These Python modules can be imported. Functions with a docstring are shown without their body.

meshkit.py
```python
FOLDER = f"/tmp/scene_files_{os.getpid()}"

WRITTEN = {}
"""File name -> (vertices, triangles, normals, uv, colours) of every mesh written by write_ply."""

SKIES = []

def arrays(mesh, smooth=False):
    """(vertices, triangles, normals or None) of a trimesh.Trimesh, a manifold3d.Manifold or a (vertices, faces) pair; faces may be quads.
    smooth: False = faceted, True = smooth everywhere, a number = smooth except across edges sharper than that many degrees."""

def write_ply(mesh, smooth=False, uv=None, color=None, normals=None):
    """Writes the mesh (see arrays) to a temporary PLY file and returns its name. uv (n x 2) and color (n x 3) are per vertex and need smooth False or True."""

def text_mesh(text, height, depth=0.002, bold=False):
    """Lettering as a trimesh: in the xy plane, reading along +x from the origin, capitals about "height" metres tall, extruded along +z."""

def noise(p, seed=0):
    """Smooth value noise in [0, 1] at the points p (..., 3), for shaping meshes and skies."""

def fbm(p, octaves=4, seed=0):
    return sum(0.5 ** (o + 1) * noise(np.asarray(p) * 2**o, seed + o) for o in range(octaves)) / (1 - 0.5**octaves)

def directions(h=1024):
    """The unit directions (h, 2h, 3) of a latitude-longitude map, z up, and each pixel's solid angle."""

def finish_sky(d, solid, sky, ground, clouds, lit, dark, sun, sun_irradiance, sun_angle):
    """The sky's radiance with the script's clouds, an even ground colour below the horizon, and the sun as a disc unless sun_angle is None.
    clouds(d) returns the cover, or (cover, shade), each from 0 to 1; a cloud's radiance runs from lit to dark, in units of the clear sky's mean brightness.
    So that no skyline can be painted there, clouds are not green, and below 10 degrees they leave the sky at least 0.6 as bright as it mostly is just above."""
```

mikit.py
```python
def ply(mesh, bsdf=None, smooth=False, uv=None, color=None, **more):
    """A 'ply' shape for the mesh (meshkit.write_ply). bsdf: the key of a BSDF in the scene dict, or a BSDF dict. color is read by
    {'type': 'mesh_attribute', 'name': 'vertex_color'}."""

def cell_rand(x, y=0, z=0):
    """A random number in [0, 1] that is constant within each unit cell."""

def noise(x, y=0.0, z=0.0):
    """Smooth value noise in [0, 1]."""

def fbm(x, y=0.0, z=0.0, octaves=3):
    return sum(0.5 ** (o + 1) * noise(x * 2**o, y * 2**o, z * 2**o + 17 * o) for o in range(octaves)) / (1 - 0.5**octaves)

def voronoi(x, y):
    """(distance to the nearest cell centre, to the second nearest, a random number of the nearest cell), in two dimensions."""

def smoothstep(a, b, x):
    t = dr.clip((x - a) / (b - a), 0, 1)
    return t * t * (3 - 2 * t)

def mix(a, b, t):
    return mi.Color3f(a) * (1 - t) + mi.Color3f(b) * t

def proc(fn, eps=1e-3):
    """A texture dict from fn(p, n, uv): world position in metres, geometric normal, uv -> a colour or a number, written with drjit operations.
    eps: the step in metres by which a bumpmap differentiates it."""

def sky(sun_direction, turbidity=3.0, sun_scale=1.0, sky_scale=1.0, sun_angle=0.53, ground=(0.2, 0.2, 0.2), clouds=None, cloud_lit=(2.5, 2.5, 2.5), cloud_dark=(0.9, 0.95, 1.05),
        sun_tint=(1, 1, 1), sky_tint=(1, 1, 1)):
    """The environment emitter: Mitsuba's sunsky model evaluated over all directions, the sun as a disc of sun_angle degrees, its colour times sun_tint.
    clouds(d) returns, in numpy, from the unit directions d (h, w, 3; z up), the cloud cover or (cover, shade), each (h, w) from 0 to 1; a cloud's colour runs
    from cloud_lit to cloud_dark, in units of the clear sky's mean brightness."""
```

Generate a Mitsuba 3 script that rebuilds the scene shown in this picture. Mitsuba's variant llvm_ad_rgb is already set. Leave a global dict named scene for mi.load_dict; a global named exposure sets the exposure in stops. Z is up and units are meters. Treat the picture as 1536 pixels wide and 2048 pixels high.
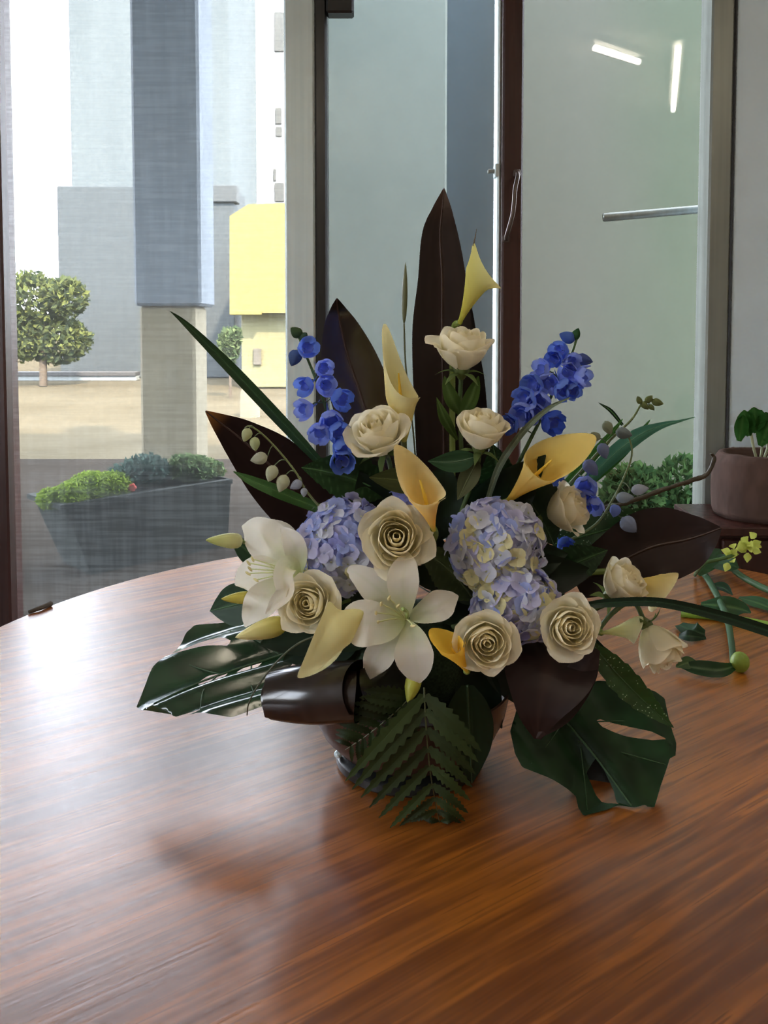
import math, random
import numpy as np, trimesh, manifold3d as m3, shapely
from shapely.geometry import Polygon, Point
from scipy.spatial import Delaunay
import drjit as dr, mitsuba as mi
import mikit, meshkit
from mikit import proc, noise, fbm, smoothstep, mix, cell_rand

T = mi.ScalarTransform4f
rng = np.random.default_rng(7)
scene, labels = {}, {}

# ------------------------------------------------------------------ camera
F, PX, PY, ZC, TH = 1700.0, 768.0, 739.0, 1.36, math.radians(3.0)
fw = np.array([0, math.cos(TH), -math.sin(TH)]); upv = np.array([0, math.sin(TH), math.cos(TH)])
scene['camera'] = {'type': 'perspective', 'fov': 2 * math.degrees(math.atan(768 / F)), 'fov_axis': 'x', 'principal_point_offset_y': (1024 - PY) / 2048,
                   'near_clip': 0.05, 'far_clip': 500.0,
                   'to_world': T().look_at(origin=[0, 0, ZC], target=[0, math.cos(TH), ZC - math.sin(TH)], up=[0, 0, 1])}

def P(x, y, Y):
    """World point at depth Y that lies under photo pixel (x, y)."""
    d = fw + (x - PX) / F * np.array([1., 0, 0]) - (y - PY) / F * upv
    return np.array([0, 0, ZC]) + d * (Y / d[1])

# ------------------------------------------------------------------ sky, sun, exposure
exposure = 1.45
def clouds(d):
    c = meshkit.fbm(d * np.array([3., 3, 6]) + 11, 4, seed=3)
    return np.clip(0.8 + 0.5 * (c - 0.5), 0, 1), np.clip((c - 0.45) * 1.2, 0, 0.5)
SUN, SKY = 4.4, 28.0
scene['sky'] = mikit.sky((0.34, -0.70, 0.72), turbidity=4.0, sun_scale=SUN, sky_scale=SKY, sun_angle=2.0, ground=(0.25, 0.24, 0.22), clouds=clouds,
                         cloud_lit=(1.55, 1.6, 1.66), cloud_dark=(1.2, 1.3, 1.42))

# ------------------------------------------------------------------ small helpers
used = {}
def numbered(n):
    k = used.get(n, 0); used[n] = k + 1
    return n if k == 0 else f'{n}_{k:03d}'
def thing(name, label, cat, group=None):
    k = numbered(name); labels[k] = {'label': label, 'category': cat}
    if group: labels[k]['group'] = group
    return k
def struct(name, label=None):
    k = numbered(name); labels[k] = {'kind': 'structure'}
    if label: labels[k]['label'] = label
    return k
def part(parent, name, mesh, mat, smooth=False, color=None, label=None, stuff=False, **kw):
    k = numbered(parent + '__' + name)
    scene[k] = mesh if isinstance(mesh, dict) else mikit.ply(mesh, mat, smooth, color=color, **kw)
    if label: labels[k] = {'label': label}
    if stuff: labels.setdefault(k, {})['kind'] = 'stuff'
    return k
def one(key, mesh, mat, smooth=False, color=None, **kw):
    scene[key] = mikit.ply(mesh, mat, smooth, color=color, **kw)
    return key
def cbox(lo, hi, c=0.004):
    lo, hi = np.array(lo, float), np.array(hi, float)
    c = min(c, 0.45 * (hi - lo).min()); pts = []
    for s in np.ndindex(2, 2, 2):
        for a in range(3):
            p = np.where(s, hi, lo).astype(float)
            for b in range(3):
                if b != a: p[b] += -c if s[b] else c
            pts.append(p)
    return trimesh.Trimesh(*_hull(np.array(pts)), process=False)
def _hull(p):
    h = trimesh.convex.convex_hull(p); return h.vertices, h.faces
def cat(*ms): return trimesh.util.concatenate(ms)
def grid_faces(nu, nv, wrap=False):
    """faces of a grid of nu rows by nv columns"""
    a = np.arange(nu * nv).reshape(nu, nv)
    b = np.roll(a, -1, 1) if wrap else a[:, 1:]
    a0 = a if wrap else a[:, :-1]
    q = np.stack([a0[:-1], b[:-1], b[1:], a0[1:]], -1).reshape(-1, 4)
    return np.vstack([q[:, [0, 1, 2]], q[:, [0, 2, 3]]])
def surf(pts, wrap=False):
    pts = np.asarray(pts, float); nu, nv = pts.shape[:2]
    return trimesh.Trimesh(pts.reshape(-1, 3), grid_faces(nu, nv, wrap), process=False)
def spline(ctrl, n):
    """Catmull-Rom through rows of ctrl"""
    c = np.asarray(ctrl, float)
    if c.ndim == 1: c = c[:, None]
    if len(c) == 2: return c[0] + (c[1] - c[0]) * np.linspace(0, 1, n)[:, None]
    c = np.vstack([2 * c[0] - c[1], c, 2 * c[-1] - c[-2]])
    t = np.linspace(0, len(c) - 3 - 1e-9, n); i = t.astype(int); u = (t - i)[:, None]
    p0, p1, p2, p3 = c[i], c[i + 1], c[i + 2], c[i + 3]
    return 0.5 * (2 * p1 + (p2 - p0) * u + (2 * p0 - 5 * p1 + 4 * p2 - p3) * u * u + (3 * p1 - p0 - 3 * p2 + p3) * u ** 3)
def unit(v):
    v = np.asarray(v, float); return v / np.maximum(np.linalg.norm(v, axis=-1, keepdims=True), 1e-12)
def tube(path, r, sides=8, cap=True):
    p = np.asarray(path, float); n = len(p)
    r = np.interp(np.linspace(0, 1, n), np.linspace(0, 1, len(np.atleast_1d(r))), np.atleast_1d(r))
    t = unit(np.gradient(p, axis=0)); a = unit(np.cross(t, [0.31, 0.2, 0.93])); 
    for i in range(1, n):
        a[i] = unit(a[i - 1] - t[i] * (a[i - 1] @ t[i]))
    b = np.cross(t, a); g = np.arange(sides) * 2 * np.pi / sides
    v = p[:, None] + r[:, None, None] * (np.cos(g)[None, :, None] * a[:, None] + np.sin(g)[None, :, None] * b[:, None])
    f = grid_faces(n, sides, True); v = v.reshape(-1, 3)
    if cap:
        k = len(v); v = np.vstack([v, p[0], p[-1]]); j = np.arange(sides); jn = (j + 1) % sides
        f = np.vstack([f, np.stack([jn, j, np.full(sides, k)], 1), np.stack([(n - 1) * sides + j, (n - 1) * sides + jn, np.full(sides, k + 1)], 1)])
    return trimesh.Trimesh(v, f, process=False)
def lathe(prof, n=48, center=(0, 0, 0)):
    prof = np.asarray(prof, float); g = np.arange(n) * 2 * np.pi / n
    v = np.stack([prof[:, 0, None] * np.cos(g), prof[:, 0, None] * np.sin(g), np.repeat(prof[:, 1, None], n, 1)], -1)
    return trimesh.Trimesh(v.reshape(-1, 3) + np.array(center), grid_faces(len(prof), n, True), process=False)
def frame_of(axis, hint=(0.1, 0.3, 0.95)):
    """rotation whose third column is axis"""
    z = unit(axis); x = np.cross(hint, z); x = unit(x if np.linalg.norm(x) > 1e-3 else np.cross((1, 0, 0), z)); return np.stack([x, np.cross(z, x), z], 1)
def vc(mesh, fn):
    return np.clip(fn(np.asarray(mesh.vertices)), 0, 1)
def flat(mesh, c): return np.tile(np.asarray(c, float), (len(mesh.vertices), 1))
def srgb(*c):
    c = np.array(c, float) / 255
    return np.where(c < 0.04045, c / 12.92, ((c + 0.055) / 1.055) ** 2.4)

# ------------------------------------------------------------------ materials
def mat(key, d): scene[key] = d; return key
def rgb(c): return {'type': 'rgb', 'value': [float(x) for x in c]}
VC = {'type': 'mesh_attribute', 'name': 'vertex_color'}
def pr(base, rough=0.6, two=True, **kw):
    d = {'type': 'principled', 'base_color': base if isinstance(base, dict) else rgb(base), 'roughness': rough, **kw}
    return {'type': 'twosided', 'bsdf': d} if two else d
GA = math.radians(35)
def wood_uv(p):
    return p.x * math.cos(GA) + p.y * math.sin(GA), -p.x * math.sin(GA) + p.y * math.cos(GA)
def table_col(p, n, uv):
    a, b = wood_uv(p)
    w = fbm(a * 1.7, b * 5.0, 3.0, 3)
    g1 = fbm(a * 6.0, b * 120.0 + w * 3, 1.0, 3)
    g2 = noise(a * 14.0, b * 420.0, 9.0)
    tone = fbm(a * 0.8, b * 9.0, 5.0, 3)
    c = mix([0.105, 0.026, 0.0035], [0.31, 0.098, 0.012], smoothstep(0.25, 0.75, 0.55 * g1 + 0.45 * tone))
    c = mix(c, [0.075, 0.02, 0.005], 0.55 * smoothstep(0.60, 0.80, g2) * smoothstep(0.4, 0.7, g1))
    return c
def table_bump(p, n, uv):
    a, b = wood_uv(p)
    return fbm(a * 10.0, b * 260.0, 2.0, 2)
def table_rough(p, n, uv):
    a, b = wood_uv(p)
    return 0.30 + 0.05 * fbm(a * 5.0, b * 70.0, 4.0, 3)
mat('m_table', {'type': 'twosided', 'bsdf': {'type': 'bumpmap', 'scale': 0.00009, 'bump': proc(table_bump, 4e-4),
    'b': {'type': 'principled', 'base_color': proc(table_col), 'roughness': proc(table_rough), 'eta': 1.9}}})
mat('m_darkwood', pr(proc(lambda p, n, uv: mix([0.020, 0.007, 0.006], [0.055, 0.017, 0.012], fbm(p.x * 60, p.y * 60, p.z * 2.5, 3))), 0.35))
mat('m_metal', pr(proc(lambda p, n, uv: mix([0.64, 0.78, 0.82], [0.78, 0.90, 0.92], fbm(p.x * 90, p.y * 90, p.z * 1.5, 3))), 0.42, metallic=0.15))
mat('m_metal_grey', pr(proc(lambda p, n, uv: mix([0.20, 0.22, 0.20], [0.29, 0.31, 0.28], fbm(p.x * 90, p.y * 90, p.z * 1.5, 3))), 0.4, metallic=0.4))
mat('m_black', pr([0.012, 0.013, 0.014], 0.35))
mat('m_wall', pr(proc(lambda p, n, uv: mix([0.66, 0.80, 0.92], [0.70, 0.84, 0.95], fbm(p.x * 3, p.y * 3, p.z * 3, 3))), 0.75))
mat('m_wall_warm', pr([0.55, 0.47, 0.38], 0.8))
mat('m_ceil', pr([0.7, 0.68, 0.64], 0.85))
mat('m_floor', pr(proc(lambda p, n, uv: mix([0.10, 0.085, 0.075], [0.16, 0.14, 0.12], fbm(p.x * 5, p.y * 5, 1.0, 3))), 0.5))
def dust(p, n, uv):
    s = 0.6 * fbm(p.x * 7, p.z * 130, 2.0, 3) + 0.4 * fbm(p.x * 60, p.z * 5, 7.0, 3)
    return 0.022 + 0.026 * smoothstep(0.3, 0.75, s) * (0.4 + 1.0 * fbm(p.x * 3, p.z * 3, 4.0, 3))
mat('m_glass_dusty', {'type': 'blendbsdf', 'weight': proc(dust), 'a': {'type': 'thindielectric'},
    'b': {'type': 'principledthin', 'base_color': rgb([0.85, 0.92, 0.95]), 'roughness': 0.8, 'diff_trans': 1.3}})
mat('m_glass', {'type': 'thindielectric'})
mat('m_pave_shade', {'type': 'diffuse', 'reflectance': proc(lambda p, n, uv: mix([0.021, 0.018, 0.015], [0.036, 0.031, 0.026], fbm(p.x * 2, p.y * 2, 1.0, 4)))})  # paving near the glass, shade of the building put into the colour
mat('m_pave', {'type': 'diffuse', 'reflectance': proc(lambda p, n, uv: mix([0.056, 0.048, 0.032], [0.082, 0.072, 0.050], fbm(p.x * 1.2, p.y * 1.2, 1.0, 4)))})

# ------------------------------------------------------------------ room
YW = 2.75
def XW(px, Y=YW, y=600): return P(px, y, Y)[0]
k = struct('floor'); one(k, cbox([-3.3, -2.7, -0.12], [3.0, YW + 0.06, 0.004]), 'm_floor')
k = struct('ceiling'); one(k, cbox([-3.3, -2.7, 2.71], [3.0, YW + 0.06, 2.84]), 'm_ceil')
k = struct('wall_back'); one(k, cbox([-3.31, -2.72, -.02], [3.01, -2.6, 2.76]), 'm_wall_warm')
k = struct('wall_left'); WY0, WY1, WZ0, WZ1 = -1.5, 0.0, 0.9, 2.3   # left wall with an opening for the added fill window, beside the viewer
one(k, cat(cbox([-3.3, -2.65, -.02], [-3.2, WY0, 2.76]), cbox([-3.3, WY1, -.02], [-3.2, YW + 0.08, 2.76]), cbox([-3.3, WY0 - .02, -.02], [-3.2, WY1 + .02, WZ0]), cbox([-3.3, WY0 - .02, WZ1], [-3.2, WY1 + .02, 2.76])), 'm_wall_warm')
k = struct('wall_right'); one(k, cbox([2.9, -2.65, -.02], [3.0, YW + 0.08, 2.76]), 'm_wall_warm')
k = struct('wall_front', 'pale grey blue wall right of the glazing, lit softly from the left')
one(k, cbox([XW(1452), YW - 0.04, 0], [2.9, YW + 0.10, 2.72]), 'm_wall')
k = struct('wall_upper'); one(k, cbox([-7, YW - 0.06, 2.84], [9, YW + 0.12, 6.3]), 'm_wall')
k = struct('wall_roof'); one(k, cbox([-7, -2.8, 6.3], [9, YW + 0.12, 6.4]), 'm_wall')
# posts and frames: pixel span at the window wall -> metres
def post(n, x0, x1, m, label, y0=YW - 0.05, y1=YW + 0.05, z0=0.0, z1=2.72):
    k = struct(n, label); one(k, cbox([XW(x0), y0, z0], [XW(x1), y1, z1], 0.006), m)
post('trim_1', -60, 21, 'm_darkwood', 'dark maroon wooden post at the left edge of the glazing')
post('trim_2', 574, 633, 'm_metal', 'wide brushed pale grey metal post right of the clear window')
post('trim_3', 633, 657, 'm_black', 'black frame edge beside the pale grey metal post')
post('trim_4', 989, 996, 'm_metal', 'thin bright metal edge of the dark middle mullion')
post('trim_5', 996, 1036, 'm_darkwood', 'dark brown middle mullion between the two greenish glass panels', YW - 0.08)
post('trim_6', 1402, 1446, 'm_metal_grey', 'grey green metal frame at the right end of the glazing')
post('trim_7', 1446, 1452, 'm_black', 'thin black joint between the glazing and the pale wall')
post('trim_8', -60, 1446, 'm_black', None, z0=2.66, z1=2.72)
post('trim_9', -60, 1446, 'm_black', None, z0=0.0, z1=0.05)
k = struct('window_5'); part(k, 'pane', trimesh.Trimesh([[-3.25, WY0, WZ0], [-3.25, WY1, WZ0], [-3.25, WY1, WZ1], [-3.25, WY0, WZ1]], [[0, 1, 2], [0, 2, 3]], process=False), 'm_glass')  # added window out of view, sky fill for the flowers and right wall
part(k, 'frame', cat(*[cbox([-3.28, a, WZ0], [-3.22, a + .05, WZ1]) for a in (WY0, WY1 - .05)]), 'm_darkwood')
for n, x0, x1, m in (('window_1', 21, 574, 'm_glass_dusty'), ('window_2', 657, 989, 'm_glass'), ('window_3', 1036, 1402, 'm_glass'), ('window_4', -620, -60, 'm_glass_dusty')):
    k = struct(n); a, b = XW(x0), XW(x1)
    part(k, 'pane', trimesh.Trimesh([[a, YW, .05], [b, YW, .05], [b, YW, 2.66], [a, YW, 2.66]], [[0, 1, 2], [0, 2, 3]], process=False), m)
# solid wall further left
k = struct('wall_side'); one(k, cbox([-3.2, YW - 0.05, 0], [XW(-620), YW + 0.05, 2.72]), 'm_wall')

# ------------------------------------------------------------------ ceiling lamps (two reflected in the right glass panel, a third added as fill)
mat('m_lampbody', pr([0.7, 0.7, 0.68], 0.4))
LAMP = 9.0
def tube_lamp(a, b, label, L=LAMP):
    k = thing('ceiling_tube_lamp', label, 'lamp')
    a, b = np.array(a, float), np.array(b, float); d = unit(b - a); s = np.cross(d, [0, 0, 1])
    path = np.linspace(a, b, 6)
    part(k, 'tube', tube(path, 0.016, 10), 'm_lampbody', True, emitter={'type': 'area', 'radiance': rgb(np.array([1.0, 0.88, 0.70]) * L)})
    v = np.array([p + sg * s * 0.03 + [0, 0, h] for p in (a - d * .03, b + d * .03) for sg in (-1, 1) for h in (0.025, 0.06)])
    part(k, 'housing', trimesh.Trimesh(*_hull(v), process=False), 'm_lampbody')
tube_lamp([0.985, 1.44, 2.66], [1.26, 1.22, 2.66], 'short ceiling tube lamp whose slanting reflection shows in the right glass panel')
tube_lamp([1.38, 1.44, 2.66], [1.75, 0.28, 2.66], 'long ceiling tube lamp whose upright reflection shows in the right glass panel')
tube_lamp([-0.36, 1.0, 2.66], [-0.55, -1.5, 2.66], "added ceiling tube lamp for fill light, running down the room above the table", LAMP * 1.5)  # unseen tube added for warm fill on the flowers

# ------------------------------------------------------------------ round table
TC, TR, TZ = np.array([0.185, 1.38]), 1.02, 0.75
k = thing('table', 'large round wooden table with glossy red brown grain under the flowers', 'table')
tp = [(0.001, TZ - 0.04), (TR - 0.03, TZ - 0.04), (TR - 0.008, TZ - 0.034), (TR, TZ - 0.02), (TR - 0.002, TZ - 0.006), (TR - 0.010, TZ), (0.001, TZ)]
part(k, 'tabletop', lathe(tp, 160, (TC[0], TC[1], 0)), 'm_table', 30)
part(k, 'pedestal', lathe([(0.001, 0.05), (.10, .05), (.075, .3), (.07, .5), (.12, .68), (.3, .71), (.001, .71)], 40, (TC[0], TC[1], 0)), 'm_darkwood', 30)
part(k, 'foot', lathe([(.001, .004), (.42, .004), (.42, .03), (.12, .06), (.001, .06)], 40, (TC[0], TC[1], 0)), 'm_darkwood', 30)

# ------------------------------------------------------------------ outside
mat('m_paint', {'type': 'twosided', 'bsdf': {'type': 'principled', 'base_color': VC, 'roughness': 0.8}})
mat('m_tower', pr(proc(lambda p, n, uv: mix([0.058, 0.071, 0.077], [0.074, 0.088, 0.094], fbm(p.x * 2, p.y, p.z * 0.3, 3))), 0.9, specular=.2))
mat('m_concrete', pr(proc(lambda p, n, uv: mix([0.0754, 0.0899, 0.1044], [0.1160, 0.1363, 0.1566], fbm(p.x * 9, p.y * 9, p.z * 2.2, 4))), 0.85))
mat('m_concrete_tan', pr(proc(lambda p, n, uv: mix([0.125, 0.110, 0.075], [0.175, 0.155, 0.108], fbm(p.x * 9, p.y * 9, p.z * 2.2, 4))), 0.9, specular=.2))
mat('m_yard', pr(proc(lambda p, n, uv: mix([0.195, 0.211, 0.178], [0.245, 0.258, 0.215], fbm(p.x * 2.5, p.y, p.z * 2.5, 4))), 0.8))
mat('m_yard_blue', pr(proc(lambda p, n, uv: mix([0.1624, 0.1943, 0.2146], [0.1914, 0.2262, 0.2436], fbm(p.x * 2.5, p.y, p.z * 2.5, 4))), 0.8))
mat('m_room_reflection', pr(proc(lambda p, n, uv: mix([0.152, 0.142, 0.105], [0.108, 0.120, 0.075], smoothstep(1.1, 1.75, p.x + 0.4 * fbm(p.x * 2.5, p.y, p.z * 1.5, 3)))), 0.8))
mat('m_foliage', {'type': 'principledthin', 'base_color': VC, 'roughness': 0.6, 'diff_trans': 0.7})
mat('m_dark_planter', pr(proc(lambda p, n, uv: mix([0.006, 0.008, 0.0075], [0.022, 0.026, 0.024], fbm(p.x * 7, p.y * 7, p.z * 2.5, 4))), 0.8, specular=.15))

k = struct('ground', 'pale paving outside, shaded near the glass and sunlit further away')
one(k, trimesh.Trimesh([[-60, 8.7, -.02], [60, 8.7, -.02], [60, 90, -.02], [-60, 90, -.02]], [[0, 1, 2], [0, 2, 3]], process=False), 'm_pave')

k = struct('ground_shade', 'paving close to the glass around the planter, building shade painted into its colour')
one(k, trimesh.Trimesh([[-60, YW + .06, -.02], [60, YW + .06, -.02], [60, 8.7, -.02], [-60, 8.7, -.02]], [[0, 1, 2], [0, 2, 3]], process=False), 'm_pave_shade')

def block(parent, name, x0, x1, Y, ztop, z0, depth, color=None, m='m_paint', yref=500):
    b = cbox([P(x0, yref, Y)[0], Y, z0], [P(x1, yref, Y)[0], Y + depth, ztop], 0.02)
    return part(parent, name, b, m, color=flat(b, np.array(color) * .58) if color is not None else None)
t = thing('tower_building', 'pale blue grey tower behind the concrete column with a darker low block at its foot', 'building')
block(t, 'tower', 146, 462, 24, 12.5, 0, 5, None, 'm_tower')
block(t, 'low_block', 116, 468, 22, P(0, 372, 22)[2], 0, 1.8, [0.048, 0.062, 0.07])
block(t, 'parapet', 385, 474, 21.9, P(0, 378, 21.9)[2] + .1, P(0, 404, 21.9)[2], .5, [0.055, 0.065, 0.07])
t = thing('white_building', 'bright white building with small grey windows beside the pale metal post', 'building')
block(t, 'wall', 400, 700, 30, 14, 0, 10, [0.8, 0.8, 0.78])
for y0, y1, x0, x1 in ((25, 103, 549, 567), (216, 248, 551, 563), (254, 273, 552, 564), (338, 362, 547, 552), (366, 403, 550, 568)):
    a, b = P(x0, y1, 29.95), P(x1, y0, 29.95)
    w = cbox([a[0], 29.9, a[2]], [b[0], 30.02, b[2]], .01)
    part(t, 'window', w, 'm_paint', color=flat(w, [0.0580, 0.0638, 0.0638]))
t = thing('yellow_building', 'sunlit pale yellow building with an overhanging upper floor', 'building')
Yb = 18
pl = [P(459, 626, Yb), P(459, 432, Yb), P(497, 408, Yb), P(640, 404, Yb), P(640, 626, Yb)]
poly = Polygon([(q[0], q[2]) for q in pl]); b = trimesh.creation.extrude_polygon(poly, 5, engine='earcut')
b.vertices = b.vertices[:, [0, 2, 1]] * [1, 1, 1] + [0, Yb, 0]; b.invert()
part(t, 'upper_floor', b, 'm_paint', color=flat(b, [0.1160, 0.0986, 0.0319]))
block(t, 'lower_floor', 481, 640, Yb + .4, P(0, 626, Yb)[2], 0, 4, [0.21, 0.2, 0.10])
a, b2 = P(507, 730, Yb + .35), P(522, 697, Yb + .35)
w = cbox([a[0], Yb + .33, a[2]], [b2[0], Yb + .43, b2[2]], .01); part(t, 'window', w, 'm_paint', color=flat(w, [0.0696, 0.0638, 0.0522]))
a, b2 = P(459, 627, Yb - .1), P(522, 621, Yb - .1)
w = cbox([a[0], Yb - .1, a[2] - .03], [b2[0], Yb + .1, b2[2]], .01); part(t, 'ledge', w, 'm_paint', color=flat(w, [0.1276, 0.1044, 0.0290]))
c0 = P(500, 835, 12.7)
t = thing('bollard', 'stubby stone bollard on the sunlit paving before the yellow building', 'bollard')
w = lathe([(.001, 0), (.15, 0), (.14, .38), (.10, .45), (.001, .46)], 20, (c0[0], c0[1], -.02)); one(t, w, 'm_concrete_tan', 30)

def leaves(centers, size, n, cols, seed, squash=1.0, elong=1.8):
    """a crown of n diamond leaves; centers = rows of (x, y, z, rx, ry, rz)"""
    r = np.random.default_rng(seed); c = np.asarray(centers, float)
    w = c[:, 3] * c[:, 4] * c[:, 5]; i = r.choice(len(c), n, p=w ** (2 / 3) / (w ** (2 / 3)).sum())
    d = unit(r.normal(size=(n, 3))); rad = r.uniform(0.35, 1, n) ** 0.5
    p = c[i, :3] + d * c[i, 3:] * rad[:, None]
    u = unit(r.normal(size=(n, 3)) + d * 0.8 + [0, 0, .3]); s = unit(np.cross(u, r.normal(size=(n, 3)))); l = size * r.uniform(.6, 1.3, n)[:, None]
    nn = np.cross(u, s)
    v = np.stack([p - u * l / 2, p + s * l / elong / 2 + nn * l * .06, p + u * l / 2, p - s * l / elong / 2 + nn * l * .06], 1).reshape(-1, 3)
    f = np.arange(n)[:, None] * 4; f = np.vstack([f + [0, 1, 2], f + [0, 2, 3]])
    cols = np.asarray(cols, float); t_ = r.uniform(size=(n, 1)); col = cols[0] * (1 - t_) + cols[1] * t_
    return trimesh.Trimesh(v, f, process=False), np.repeat(col * .58, 4, 0)
def bush(name, label, centers, size, n, cols, seed, trunk=None, m='m_foliage', category='shrub', group=None):
    t = thing(name, label, category, group)
    b, c = leaves(centers, size, n, cols, seed); part(t, 'foliage', b, m, color=c, stuff=True)
    if trunk: part(t, 'trunk', tube(trunk[0], trunk[1], 7), 'm_bark', True)
    return t
mat('m_bark', pr([0.06, 0.045, 0.03], 0.8))
def cen(x, y, Y, rpx, rpy): # ellipsoid of pixel radii at depth Y
    q = P(x, y, Y); s = Y / F; return (*q, rpx * s, rpx * s * .8, rpy * s)
bush('tree', 'leafy green tree outside at the left edge of the clear window', [cen(60, 600, 19, 62, 58), cen(130, 595, 19, 48, 42), cen(40, 670, 19, 60, 55), cen(110, 680, 19.3, 75, 50)], .17, 5200,
     [[0.05, 0.075, 0.05], [0.20, 0.23, 0.07]], 3, ([[*P(85, 700, 19)[:2], 0], P(85, 640, 19), P(90, 590, 19)], [.09, .05]), category='tree')
bush('street_shrub', 'small green shrub between the concrete column and the yellow building', [cen(458, 690, 16, 22, 36), cen(470, 672, 16, 14, 20)], .12, 900, [[0.06, 0.10, 0.05], [0.2, 0.26, 0.12]], 5,
     ([[*P(460, 700, 16)[:2], -.02], P(460, 690, 16)], [.03, .02]))
t = thing('low_kerb_wall', 'low pale wall with a dark top line at the far edge of the sunlit paving', 'wall')
b = cbox([P(-200, 745, 21)[0], 21, -.02], [P(272, 745, 21)[0], 21.3, P(0, 752, 21)[2]], .01); part(t, 'wall', b, 'm_paint', color=flat(b, [0.1740, 0.1914, 0.1914]))
b = cbox([P(-200, 745, 21)[0], 20.95, P(0, 752, 21)[2]], [P(272, 745, 21)[0], 21.35, P(0, 744, 21)[2]], .01); part(t, 'coping', b, 'm_paint', color=flat(b, [0.0348, 0.0348, 0.0348]))

t = thing('concrete_column', 'tall square grey concrete column standing behind the dark planter', 'column')
block(t, 'shaft', 276, 388, 6.2, P(0, 612, 6.2)[2], -.02, .42, None, 'm_concrete_tan')
block(t, 'upper_shaft', 266, 401, 6.15, 5.1, P(0, 612, 6.2)[2], .5, None, 'm_concrete')
k = struct('added_canopy'); one(k, cbox([-7, YW + .12, 4.6], [-0.27, 6.1, 4.8]), 'm_concrete')  # unseen canopy added to hold skylight off the near ground and column

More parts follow.
